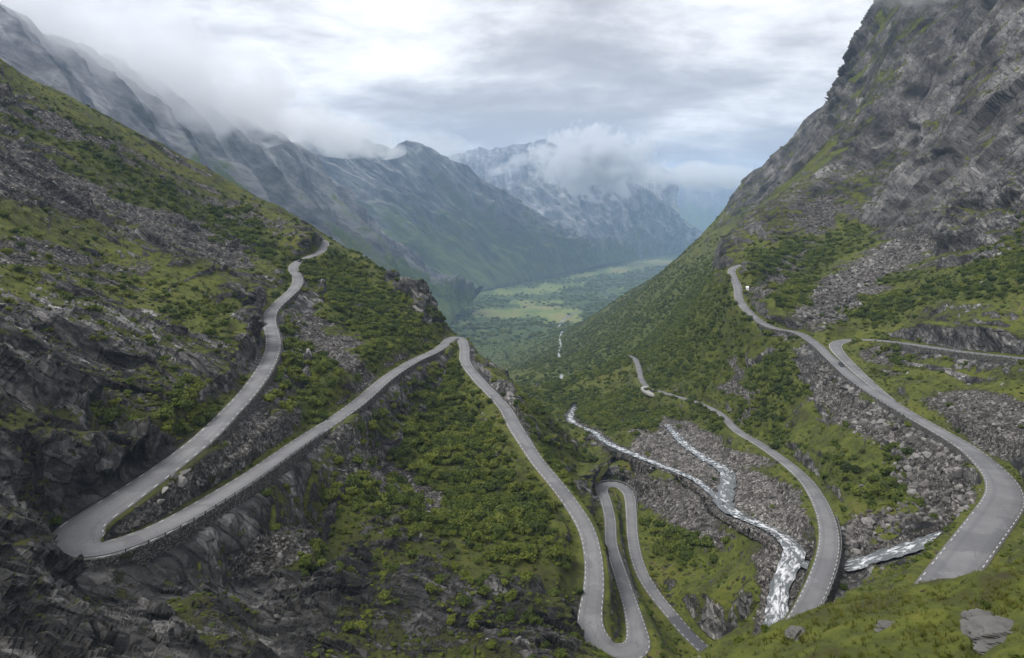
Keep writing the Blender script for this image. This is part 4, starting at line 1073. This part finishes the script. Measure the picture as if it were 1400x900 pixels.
def points_object(name, P, scale, protos, mat, tilt=0.0, seed=0, kind='stuff', squash=None):
    """one object that repeats the given plants over its points"""
    g = np.random.default_rng(seed)
    me = bpy.data.meshes.new(name); me.vertices.add(len(P)); me.vertices.foreach_set('co', np.asarray(P, np.float32).ravel())
    o = bpy.data.objects.new(name, me); COL.objects.link(o); tag(o, kind=kind)
    attr(o, 'size', scale if squash is None else scale[:, None] * squash, 'FLOAT_VECTOR') if squash is not None else attr(o, 'size', np.repeat(np.asarray(scale)[:, None], 3, 1), 'FLOAT_VECTOR')
    rot = np.stack([g.normal(0, tilt, len(P)), g.normal(0, tilt, len(P)), g.uniform(0, 6.283, len(P))], 1)
    attr(o, 'turn', rot, 'FLOAT_VECTOR'); attr(o, 'pick', g.integers(0, len(protos), len(P)).astype(np.float32))
    ng = bpy.data.node_groups.new(name, 'GeometryNodeTree')
    ng.interface.new_socket('Geometry', in_out='INPUT', socket_type='NodeSocketGeometry'); ng.interface.new_socket('Geometry', in_out='OUTPUT', socket_type='NodeSocketGeometry')
    N, L = ng.nodes, ng.links
    gi = N.new('NodeGroupInput'); go = N.new('NodeGroupOutput'); iop = N.new('GeometryNodeInstanceOnPoints'); gti = N.new('GeometryNodeJoinGeometry')
    for p in reversed(protos):
        oi = N.new('GeometryNodeObjectInfo'); oi.inputs['Object'].default_value = p; oi.inputs['As Instance'].default_value = True; oi.transform_space = 'ORIGINAL'
        L.new(oi.outputs['Geometry'], gti.inputs[0])
    def na(nm, t):
        n = N.new('GeometryNodeInputNamedAttribute'); n.data_type = t; n.inputs['Name'].default_value = nm; return n.outputs['Attribute']
    L.new(gi.outputs[0], iop.inputs['Points']); L.new(gti.outputs[0], iop.inputs['Instance']); iop.inputs['Pick Instance'].default_value = True
    L.new(na('pick', 'FLOAT'), iop.inputs['Instance Index']); L.new(na('turn', 'FLOAT_VECTOR'), iop.inputs['Rotation']); L.new(na('size', 'FLOAT_VECTOR'), iop.inputs['Scale'])
    L.new(iop.outputs[0], go.inputs[0])
    md = o.modifiers.new('spread', 'NODES'); md.node_group = ng
    return o
# where a plant or boulder stands, for its description
ZONES = [
 ('on the steep rocky slope at the bottom left', lambda u, v, y: y < 240 and u < 320 and v > 740),
 ('beside the big left hairpin bend', lambda u, v, y: u < 420 and v > 560 and y < 260),
 ('on the rocky left hillside above the upper road', lambda u, v, y: u < 430 and y < 560 and v < 0.0 + 640),
 ('on the bushy slope between the second road and the descending road', lambda u, v, y: u < 830 and 470 < v and y < 420 and u > 300),
 ('on the spur between the two left roads', lambda u, v, y: u < 640 and v < 520),
 ('in the narrow ground by the small double bend', lambda u, v, y: u < 905 and v > 630),
 ('on the slope between the double bend and the white river', lambda u, v, y: u < 1060 and v > 640),
 ('along the stony banks of the white river', lambda u, v, y: u < 1120 and v > 560 and y < 480),
 ('on the foreground knoll at the bottom right', lambda u, v, y: y < 75),
 ('on the bouldery slope below the right road', lambda u, v, y: u > 1000 and v > 490 and y < 420 and u < 1345),
 ('on the right hillside above the branch road', lambda u, v, y: u > 1050 and v < 490),
 ('at the right edge inside the wide road bend', lambda u, v, y: u > 1240),
 ('on the valley side beyond the lower road', lambda u, v, y: True)]
def zone(p):
    u = U0 + F0 * p[0] / p[1]; v = V0 - F0 * p[2] / p[1]
    for t_, f_ in ZONES:
        if f_(u, v, p[1]): return t_
def individuals(kind, cat, meshes, P, scale, rng, label_fn, n=300, tilt=0.12):
    """the n that show largest become things of their own; returns the rest"""
    vis = scale / P[:, 1]
    u = U0 + F0 * P[:, 0] / P[:, 1]; v = V0 - F0 * P[:, 2] / P[:, 1]
    inside = (u > 4) & (u < 1396) & (v > 4) & (v < 893)
    t_ = P[:, 2] / P[:, 1] + 0.6 * scale / P[:, 1]
    inside &= t_ > sample_grid(HORI, P[:, 0], P[:, 1]) - 0.001
    order = np.argsort(-np.where(inside, vis, 0))[:n]
    objs = []; seen_ = set(); med = {}
    for q in order:
        o = bpy.data.objects.new(kind, meshes[int(rng.integers(len(meshes)))]); COL.objects.link(o)
        o.location = P[q]; o.rotation_euler = (rng.normal(0, tilt), rng.normal(0, tilt), rng.uniform(0, 6.283))
        s_ = float(scale[q]); o.scale = (s_ * rng.uniform(.85, 1.15), s_ * rng.uniform(.85, 1.15), s_ * rng.uniform(.8, 1.15))
        z_ = zone(P[q]); first_ = z_ not in seen_; seen_.add(z_)
        md_ = med.setdefault(z_, np.median([scale[w] for w in order if zone(P[w]) == z_]))
        size_ = 'most prominent' if first_ else ('big' if s_ > md_ * 1.15 else ('small' if s_ < md_ * 0.85 else 'mid-sized'))
        tag(o, label_fn(z_, size_), cat, f'{cat}s {z_}')
        objs.append(o)
    keep = np.ones(len(P), bool); keep[order] = False
    return objs, keep
g1_ = np.random.default_rng(21)
dn = SHRUB * 0.34 + 0.070 * smooth01(-0.05, 0.35, nz)
dn = dn * smooth01(-0.35, 0.15, nz + 0.4 * nz2 + 0.35 * SHRUB) * (1 - 0.84 * smooth01(0.3, 0.7, SCREE)) * (1 - 0.75 * smooth01(0.55, 0.95, rockness)) * DET * (YY < 900) * smooth01(70, 110, YY) * (1 - smooth01(-30, 120, Z) * (YY > 330))
ids, P1 = scatter(dn, g1_, 70000)
S1 = 0.74 * (0.6 + 2.9 * g1_.random(len(P1)) ** 3.0) * (0.75 + 0.55 * SHRUB.ravel()[ids]) * np.where(YY.ravel()[ids] < 170, 0.8, 1.0)
P1[:, 2] -= 0.12 * S1
shrub_objs, keep = individuals('shrub', 'shrub', SHRUBS, P1, S1, g1_, lambda z_, k_: f'{k_} birch bush {z_}')
points_object('undergrowth', P1[keep], S1[keep], shrub_objs[:12], M_LEAF, 0.1, 3)
ids, P2 = scatter((SHRUB * 0.020 + 0.004) * (YY >= 850) * (YY < 2500) * (1 - smooth01(-40, 100, Z)) * DET * smooth01(-0.5, 0.1, nz + SHRUB), g1_, 40000)
points_object('woods', P2, 1.8 + 2.0 * g1_.random(len(P2)), shrub_objs[:12], M_LEAF, 0.1, 5)
ids, P3 = scatter(0.0016 * (1 - FIELDS) * (YY >= 2400) * (YY < 6500) * smooth01(-0.25, 0.2, far_patch) * (Z < -350), g1_, 16000)
points_object('woods', P3, 5.0 + 5.0 * g1_.random(len(P3)), shrub_objs[:12], M_LEAF, 0.1, 7, squash=np.array((1.4, 1.4, 0.9)))
heath = 0.26 * smooth01(-0.3, 0.25, nz2) * (1 - smooth01(0.45, 0.8, rockness)) * (1 - smooth01(0.3, 0.7, SCREE)) * DET * (YY > 62) * (YY < 420) * np.clip(200 / YY, 0.4, 1.5) ** 1.5
ids, P8 = scatter(heath, g1_, 55000)
points_object('undergrowth', P8, 0.22 + 0.42 * g1_.random(len(P8)) ** 1.5 + 0.0006 * P8[:, 1], shrub_objs[:12], M_LEAF, 0.15, 17, squash=np.array((1.2, 1.2, 0.75)))
# boulders
dn = (0.16 * smooth01(0.35, 0.8, SCREE) + 0.022 * smooth01(0.0, 0.4, -nz) + 0.05 * BED + 0.22 * TALUS) * DET * (YY < 620) * (YY > 60) * np.clip(260 / YY, 0.35, 1.3) ** 1.2
ids, P4 = scatter(dn, g1_, 42000)
S4 = (0.30 + 0.95 * g1_.random(len(P4)) ** 3.0 + 0.0009 * P4[:, 1]) * (1.0 + 0.75 * TALUS.ravel()[ids])
P4[:, 2] += 0.1 * S4
rock_objs, keep = individuals('boulder', 'boulder', ROCKS, P4, S4, g1_, lambda z_, k_: f'{k_} grey boulder {z_}', tilt=0.5)
points_object('rubble', P4[keep], S4[keep], rock_objs[:12], M_BOULDER, 0.6, 9)
# stones in the river and its bed
ids, P5 = scatter(0.055 * (WF[0] < 0.8) * (YY < 520) * smooth01(0.6, 2.0, RF[0]) * (nz2 > -0.15), g1_, 3500)
points_object('rubble', P5 + np.array((0, 0, 0.75)), 0.30 + 0.6 * g1_.random(len(P5)) ** 2.5, rock_objs[12:24], M_BOULDER, 0.6, 11)

# turf of the foreground knoll
def tuft_mesh(seed):
    g = np.random.default_rng(seed); V = []; Fs = []
    for _ in range(16):
        a = g.uniform(0, 6.283); r = g.uniform(0, .14); h = g.uniform(.16, .42); ln = g.uniform(.05, .25); w_ = g.uniform(.010, .022)
        p = np.array((math.cos(a) * r, math.sin(a) * r, -0.05)); d_ = np.array((math.cos(a), math.sin(a), 0)); c = np.array((-d_[1], d_[0], 0)) * w_
        b0 = len(V); m1 = p + d_ * ln * .4 + np.array((0, 0, h * .65)); V += [p - c, p + c, m1 + c * .7, m1 - c * .7, p + d_ * ln + np.array((0, 0, h))]
        Fs += [(b0, b0 + 1, b0 + 2, b0 + 3), (b0 + 3, b0 + 2, b0 + 4)]
    me = bpy.data.meshes.new('grass_tuft'); me.from_pydata([tuple(v) for v in V], [], Fs); me.materials.append(M_GRASS); return me
TUFTS = [tuft_mesh(500 + k) for k in range(4)]
ids, P6 = scatter(11.0 * (YY < 75) * (YY > 13) * smooth01(-0.55, -0.1, nz2) * np.clip(30 / YY, 0.25, 1.5), g1_, 120000, umargin=60)
tuft_objs = []
for k in range(4):
    o = bpy.data.objects.new('grass_tuft', TUFTS[k]); COL.objects.link(o); q = P6[int(np.argmin(np.abs(P6[:, 0] - (14 + 3 * k)) + np.abs(P6[:, 1] - 30)))]
    o.location = q; o.scale = (0.7,) * 3; o.rotation_euler = (0, 0, k)
    tag(o, 'tuft of upland grass on the foreground knoll', 'grass tuft', 'grass tufts on the foreground knoll'); tuft_objs.append(o)
points_object('grass', P6, 0.28 + 0.5 * g1_.random(len(P6)) ** 1.5, tuft_objs, M_GRASS, 0.15, 13)
ids, P7 = scatter(0.45 * (YY < 80) * (YY > 17) * smooth01(-0.1, 0.25, nz2), g1_, 2600)
points_object('undergrowth', P7, 0.16 + 0.30 * g1_.random(len(P7)), shrub_objs[:12], M_LEAF, 0.15, 15)
# the pale slabs that break through the turf of the knoll
def slab_mesh(seed):
    bm = bmesh.new(); bmesh.ops.create_icosphere(bm, subdivisions=5, radius=1.0)
    P = np.array([v.co[:] for v in bm.verts], np.float32)
    d_ = np.zeros(len(P), np.float32)
    for L_, a_ in ((0.9, 0.30), (0.38, 0.16), (0.15, 0.06), (0.06, 0.02)):
        wv = np.stack([noise3(P / (L_ * 1.5), seed + q) for q in range(3)], 1)
        g_ = P / (L_ * np.array((1.7, 0.9, 0.6), np.float32)) + 0.5 * wv; gi = np.floor(g_).astype(np.int64); gf = g_ - gi - 0.5
        h_ = _PERM[_PERM[_PERM[(gi[:, 0] + seed) & 1023] + (gi[:, 1] & 1023)] + (gi[:, 2] & 1023)]
        d_ += a_ * ((h_ / 1023.0 - 0.5) + 0.9 * (gf * _G3[h_ & 255]).sum(1))
    for v, k_ in zip(bm.verts, d_): v.co *= 1.0 + float(k_)
    me = bpy.data.meshes.new('boulder'); bm.to_mesh(me); bm.free(); me.materials.append(M_SLAB); return me
M_SLAB = mat_plain('lichen_covered_slab', (0.115, 0.113, 0.107), 0.9, var=0.55, scale=1.3)
SLABS = [slab_mesh(700 + 9 * k) for k in range(4)]
def slab(u, v, s, label, sq=(1.5, 1.0, 0.5), rz=0.3, k=0):
    t = (V0 - v) / F0; a = (u - U0) / F0
    col = np.array([sample_grid(GZ, a * y, y) / y for y in np.arange(12, 900, 0.5)]); ys = np.arange(12, 900, 0.5)
    hit = np.argmax(col >= t); y = ys[hit]
    o = bpy.data.objects.new('boulder', SLABS[k % 4]); COL.objects.link(o)
    o.location = (a * y, y, t * y - 0.12 * s); o.scale = tuple(s * q for q in sq); o.rotation_euler = (0.2, 0.15, rz)
    tag(o, label, 'boulder'); return o
slab(1380, 870, 0.95, 'largest grey rock slab in the turf at the bottom right corner', (1.8, 1.0, 0.30), 0.35, 1)
slab(1350, 848, 0.55, 'pale flat rock just above the large slab on the grassy knoll', (1.7, 1.0, 0.35), 0.1, 2)
slab(1228, 861, 0.45, 'small flat grey rock alone in the foreground grass', (1.9, 1.0, 0.35), 0.0, 3)
slab(1092, 868, 0.5, 'pale broken rock on the left end of the foreground knoll', (1.3, 1.0, 0.6), 0.9, 5)

# ------------------------------------------------------------------ vehicles
M_CARBODY = mat_plain('dark_car_paint', (0.042, 0.045, 0.052), 0.25, 0.3, var=0.05)
M_CARWHITE = mat_plain('white_van_paint', (0.80, 0.80, 0.79), 0.35, var=0.03)
M_GLASS = mat_plain('window_glass', (0.020, 0.025, 0.030), 0.08, var=0.05)
M_TYRE = mat_plain('tyre_rubber', (0.018, 0.018, 0.018), 0.9)
M_RIM = mat_plain('wheel_rim', (0.35, 0.35, 0.36), 0.4, 0.6)
M_LAMP = mat_plain('lamp_glass', (0.62, 0.62, 0.60), 0.15, var=0.03)
M_REAR = mat_plain('tail_lamp', (0.35, 0.02, 0.02), 0.25, var=0.05)
def loft(name, secs, mat, parent, loop=True):
    """secs: rings of points along the vehicle"""
    m_ = len(secs[0]); V = [p for s_ in secs for p in s_]; Fs = []
    for a in range(len(secs) - 1):
        for b in range(m_): Fs.append((a * m_ + b, a * m_ + (b + 1) % m_, (a + 1) * m_ + (b + 1) % m_, (a + 1) * m_ + b))
    Fs.append(tuple(range(m_))[::-1]); e = (len(secs) - 1) * m_; Fs.append(tuple(range(e, e + m_)))
    o = link_mesh(name, np.array(V, float), Fs, mat, parent, smooth=False)
    return o
def vehicle(name, label, cat, loc, heading, pitch, paint, van=False, scale=1.0):
    root = empty(name, loc); root.rotation_euler = (0, -pitch, heading); root.scale = (scale,) * 3
    tag(root, label, cat)
    def ring(x, w, z0, z1, r=0.12): return [(x, -w, z0 + r), (x, -w + r, z0), (x, w - r, z0), (x, w, z0 + r), (x, w, z1 - r), (x, w - r, z1), (x, -w + r, z1), (x, -w, z1 - r)]
    if not van:
        loft('body', [ring(-2.15, .70, .42, .86), ring(-2.0, .86, .28, .98), ring(-1.2, .90, .22, 1.0), ring(.5, .90, .22, .98), ring(1.5, .88, .24, .88), ring(2.05, .80, .30, .76), ring(2.2, .66, .40, .66)], paint, root)
        cab = loft('cabin', [ring(-1.95, .66, .94, 1.05, .04), ring(-1.35, .68, .94, 1.44, .10), ring(-.2, .69, .94, 1.50, .10), ring(.35, .68, .94, 1.45, .10), ring(1.25, .70, .92, 1.0, .03)], paint, root)
        def pane(nm, pts): link_mesh(nm, np.array(pts, float), [tuple(range(len(pts)))], M_GLASS, cab, smooth=False)
        pane('windscreen', [(.42, -.60, 1.43), (1.16, -.62, 1.04), (1.16, .62, 1.04), (.42, .60, 1.43)])
        pane('rear_window', [(-1.42, .58, 1.43), (-1.92, .58, 1.09), (-1.92, -.58, 1.09), (-1.42, -.58, 1.43)])
        for s_ in (-1, 1):
            pts = [(-1.30, .705 * s_, 1.04), (.80, .715 * s_, 1.04), (.32, .70 * s_, 1.36), (-1.25, .70 * s_, 1.38)]
            pane('side_window', pts if s_ < 0 else pts[::-1])
        wx, wy, wr_ = (-1.32, 1.35), .80, .32
        lf, lr, lz = 2.12, -2.12, .62
    else:
        loft('body', [ring(-2.9, 1.0, .35, 2.65, .18), ring(-2.0, 1.05, .28, 2.75, .18), ring(1.3, 1.05, .28, 2.72, .18), ring(1.75, 1.03, .28, 2.2, .18), ring(2.2, 1.0, .30, 1.35, .15), ring(2.9, .92, .34, 1.1, .12)], paint, root)
        def pane(nm, pts): link_mesh(nm, np.array(pts, float), [tuple(range(len(pts)))], M_GLASS, root, smooth=False)
        pane('windscreen', [(1.79, -.82, 2.1), (2.19, -.82, 1.40), (2.19, .82, 1.40), (1.79, .82, 2.1)])
        for s_ in (-1, 1):
            pts = [(-1.9, 1.06 * s_, 1.5), (.2, 1.06 * s_, 1.5), (.2, 1.06 * s_, 2.1), (-1.9, 1.06 * s_, 2.1)]
            pane('side_window', pts if s_ < 0 else pts[::-1])
        wx, wy, wr_ = (-1.7, 1.9), .95, .36
        lf, lr, lz = 2.86, -2.92, .8
    first = None
    for x in wx:
        for s_ in (-1, 1):
            if first is None:
                bm = bmesh.new(); bmesh.ops.create_cone(bm, segments=18, radius1=wr_, radius2=wr_, depth=.22, cap_ends=True, matrix=Matrix.Rotation(math.pi / 2, 4, 'X'))
                ty = bm_obj('wheel', bm, M_TYRE, root); first = ty
                bm = bmesh.new(); bmesh.ops.create_cone(bm, segments=14, radius1=wr_ * .62, radius2=wr_ * .5, depth=.25, cap_ends=True, matrix=Matrix.Rotation(math.pi / 2, 4, 'X'))
                rim = bm_obj('rim', bm, M_RIM, ty); ty.location = (x, wy * s_, wr_)
            else:
                c = first.copy(); COL.objects.link(c); c.parent = root; c.location = (x, wy * s_, wr_); d2 = rim.copy(); COL.objects.link(d2); d2.parent = c
    for s_ in (-1, 1):
        bm = bmesh.new(); box_bm(bm, (lf, .58 * s_, lz), (.10, .30, .14)); bm_obj('headlight', bm, M_LAMP, root)
        bm = bmesh.new(); box_bm(bm, (lr + .03, .60 * s_, lz + .15), (.10, .24, .16)); bm_obj('tail_light', bm, M_REAR, root)
        bm = bmesh.new(); box_bm(bm, ((.95 if not van else 1.7), (.98 if not van else 1.15) * s_, (1.05 if not van else 1.6)), (.12, .16, .12)); bm_obj('mirror', bm, paint, root)
    bm = bmesh.new(); box_bm(bm, (lf + .02, 0, .38), (.12, 1.1, .12)); bm_obj('bumper', bm, M_POST, root)
    return root
def on_road(r, u, v, lane=0.0, flip=False):
    k = near_idx(r, u, v); x, y, z, w = r.p[k]; t = r.t[k]; n = r.n[k]
    a = min(k + 3, len(r.p) - 1); b = max(k - 3, 0)
    pit = math.atan2(r.p[a, 2] - r.p[b, 2], np.linalg.norm(r.p[a, :2] - r.p[b, :2]))
    h = math.atan2(t[1], t[0]); 
    if flip: h += math.pi; pit = -pit
    return (x + n[0] * lane, y + n[1] * lane, z + 0.05), h, pit
l_, h_, p_ = on_road(RIGHT, 1147, 499, -1.2, True)
vehicle('car', 'dark grey car driving on the right road just below the junction', 'car', l_, h_, p_, M_CARBODY)
l_, h_, p_ = on_road(UPPER, 409, 356, 1.0, True)
vehicle('car', 'dark car at the bend of the uppermost road near the left ridge', 'car', l_, h_, p_, M_CARBODY)
k_ = near_idx(RIGHT, 1010, 398)
q_ = RIGHT.p[k_]; n_ = RIGHT.n[k_]
sgn = -1 if (q_[:2] + RIGHT.n[k_])[0] < q_[0] else 1
vx, vy = q_[0] + n_[0] * sgn * 6.2, q_[1] + n_[1] * sgn * 6.2
vehicle('camper_van', 'white van parked on the verge beside the far end of the right road', 'van', (vx, vy, float(sample_grid(GZ, vx, vy)) + 0.05), math.atan2(RIGHT.t[k_][1], RIGHT.t[k_][0]), 0.1, M_CARWHITE, van=True, scale=1.0)
# lay-by with parked cars on the lower road
k_ = near_idx(LOWER, 897, 534); q_ = LOWER.p[k_]; t_ = LOWER.t[k_]; n_ = LOWER.n[k_]
sgn = -1 if (LOWER.n[k_][1] > 0) else 1                       # towards the viewpoint
cx_, cy2 = q_[0] + n_[0] * sgn * 5.6, q_[1] + n_[1] * sgn * 5.6
ring_ = [(cx_ + t_[0] * a * 12 + n_[0] * sgn * b * 4.0, cy2 + t_[1] * a * 12 + n_[1] * sgn * b * 4.0) for a, b in ((-1, -.9), (1, -.9), (1.0, .2), (.7, .8), (.1, 1), (-.6, .8), (-.95, .2))]
V = [(x, y, q_[2] + 0.03) for x, y in ring_] + [(x, y, q_[2] - 1.4) for x, y in ring_]
m_ = len(ring_); Fs = [tuple(range(m_)), tuple(range(m_, 2 * m_))[::-1]] + [(a, a + m_, (a + 1) % m_ + m_, (a + 1) % m_) for a in range(m_)]
lay = link_mesh('lay_by', np.array(V), Fs, M_GRAVEL, smooth=False); tag(lay, kind='structure')
hd = math.atan2(t_[1], t_[0])
vehicle('car', 'dark car parked at the back of the pale lay-by beside the road', 'car', (cx_ - t_[0] * 3 - n_[0] * sgn * 1.2, cy2 - t_[1] * 3 - n_[1] * sgn * 1.2, q_[2] + 0.04), hd + 0.15, 0, M_CARBODY)
vehicle('car', 'dark car parked at the outer edge of the pale lay-by nearest the river', 'car', (cx_ + t_[0] * 3 + n_[0] * sgn * 1.6, cy2 + t_[1] * 3 + n_[1] * sgn * 1.6, q_[2] + 0.04), hd - 0.1, 0, M_CARBODY)

# ------------------------------------------------------------------ low cloud on the summits
def mat_cloud(name, dens, scale, thr, seed, aniso=0.5):
    m_ = bpy.data.materials.new(name); m_.use_nodes = True; nt = m_.node_tree; nt.nodes.clear()
    N, L = nt.nodes, nt.links
    out = N.new('ShaderNodeOutputMaterial'); v = N.new('ShaderNodeVolumePrincipled')
    v.inputs['Color'].default_value = (0.985, 0.988, 1.0, 1); v.inputs['Anisotropy'].default_value = aniso
    tc = N.new('ShaderNodeTexCoord')
    ln = N.new('ShaderNodeVectorMath'); ln.operation = 'LENGTH'; L.new(tc.outputs['Object'], ln.inputs[0])
    geo = N.new('ShaderNodeNewGeometry')
    n = N.new('ShaderNodeTexNoise'); n.noise_dimensions = '4D'; L.new(geo.outputs['Position'], n.inputs['Vector']); n.inputs['W'].default_value = seed
    n.inputs['Scale'].default_value = scale; n.inputs['Detail'].default_value = 4; n.inputs['Roughness'].default_value = 0.58
    def M(op, a, b):
        q = N.new('ShaderNodeMath'); q.operation = op
        for i, x in enumerate((a, b)):
            if isinstance(x, (int, float)): q.inputs[i].default_value = x
            else: L.new(x, q.inputs[i])
        return q.outputs[0]
    # full inside, thinning outwards, with ragged edges
    body = M('ADD', M('SUBTRACT', 1.0, ln.outputs['Value']), M('MULTIPLY', M('SUBTRACT', n.outputs[0], 0.5), 3.0))
    mr = N.new('ShaderNodeMapRange'); mr.interpolation_type = 'SMOOTHSTEP'; L.new(body, mr.inputs[0]); mr.inputs[1].default_value = thr; mr.inputs[2].default_value = thr + 0.35; mr.inputs[4].default_value = dens
    L.new(mr.outputs[0], v.inputs['Density']); L.new(v.outputs[0], out.inputs['Volume'])
    m_.cycles.volume_step_rate = 1.0
    return m_
def cloud(a, b, ry, rz, dens, scale, thr, seed, label, up=0.0):
    """an elongated bank of cloud between two surveyed points"""
    A, B = Vector(W(*a)), Vector(W(*b)); c = (A + B) / 2; d_ = B - A
    bm = bmesh.new(); bmesh.ops.create_icosphere(bm, subdivisions=3, radius=1.0)
    o = bm_obj('cloud', bm, mat_cloud('cloud', dens, scale, thr, seed, 0.6 if 'white' in label else 0.35))
    o.location = c + Vector((0, 0, up)); o.rotation_euler = d_.to_track_quat('X', 'Z').to_euler(); o.scale = (d_.length / 2, ry, rz)
    tag(o, label, 'cloud'); return o
cloud((-520,-135,1100),(385,168,3050), 420, 250, 0.0055, 0.0052, 0.14, 1.3, 'long grey bank of low cloud hiding the crest of the left mountain')
cloud((150,95,2300),(540,212,3900), 330, 105, 0.0060, 0.0062, 0.06, 2.6, 'ragged wisp of cloud trailing along the lower end of the left crest')
cloud((1150,-30,780),(1420,-10,640), 60, 42, 0.010, 0.016, 0.22, 4.1, 'thin veil of cloud drifting across the top of the right cliff')
cloud((715,218,6200),(915,224,6300), 360, 400, 0.022, 0.0050, 0.26, 7.7, 'bright white cumulus cloud in front of the far central peaks')
cloud((830,238,7000),(1060,243,8600), 420, 190, 0.006, 0.0026, 0.20, 9.2, 'pale bank of cloud lying over the distant blue ridge')
cloud((655,240,6300),(735,212,6300), 130, 120, 0.008, 0.0055, 0.22, 12.4, 'small slanting white cloud puff before the snowy mountain')
cloud((520,190,5500),(650,212,6000), 220, 170, 0.006, 0.0040, 0.22, 15.0, 'soft white cloud spilling behind the pointed left summit')
cy.volume_max_steps = 256
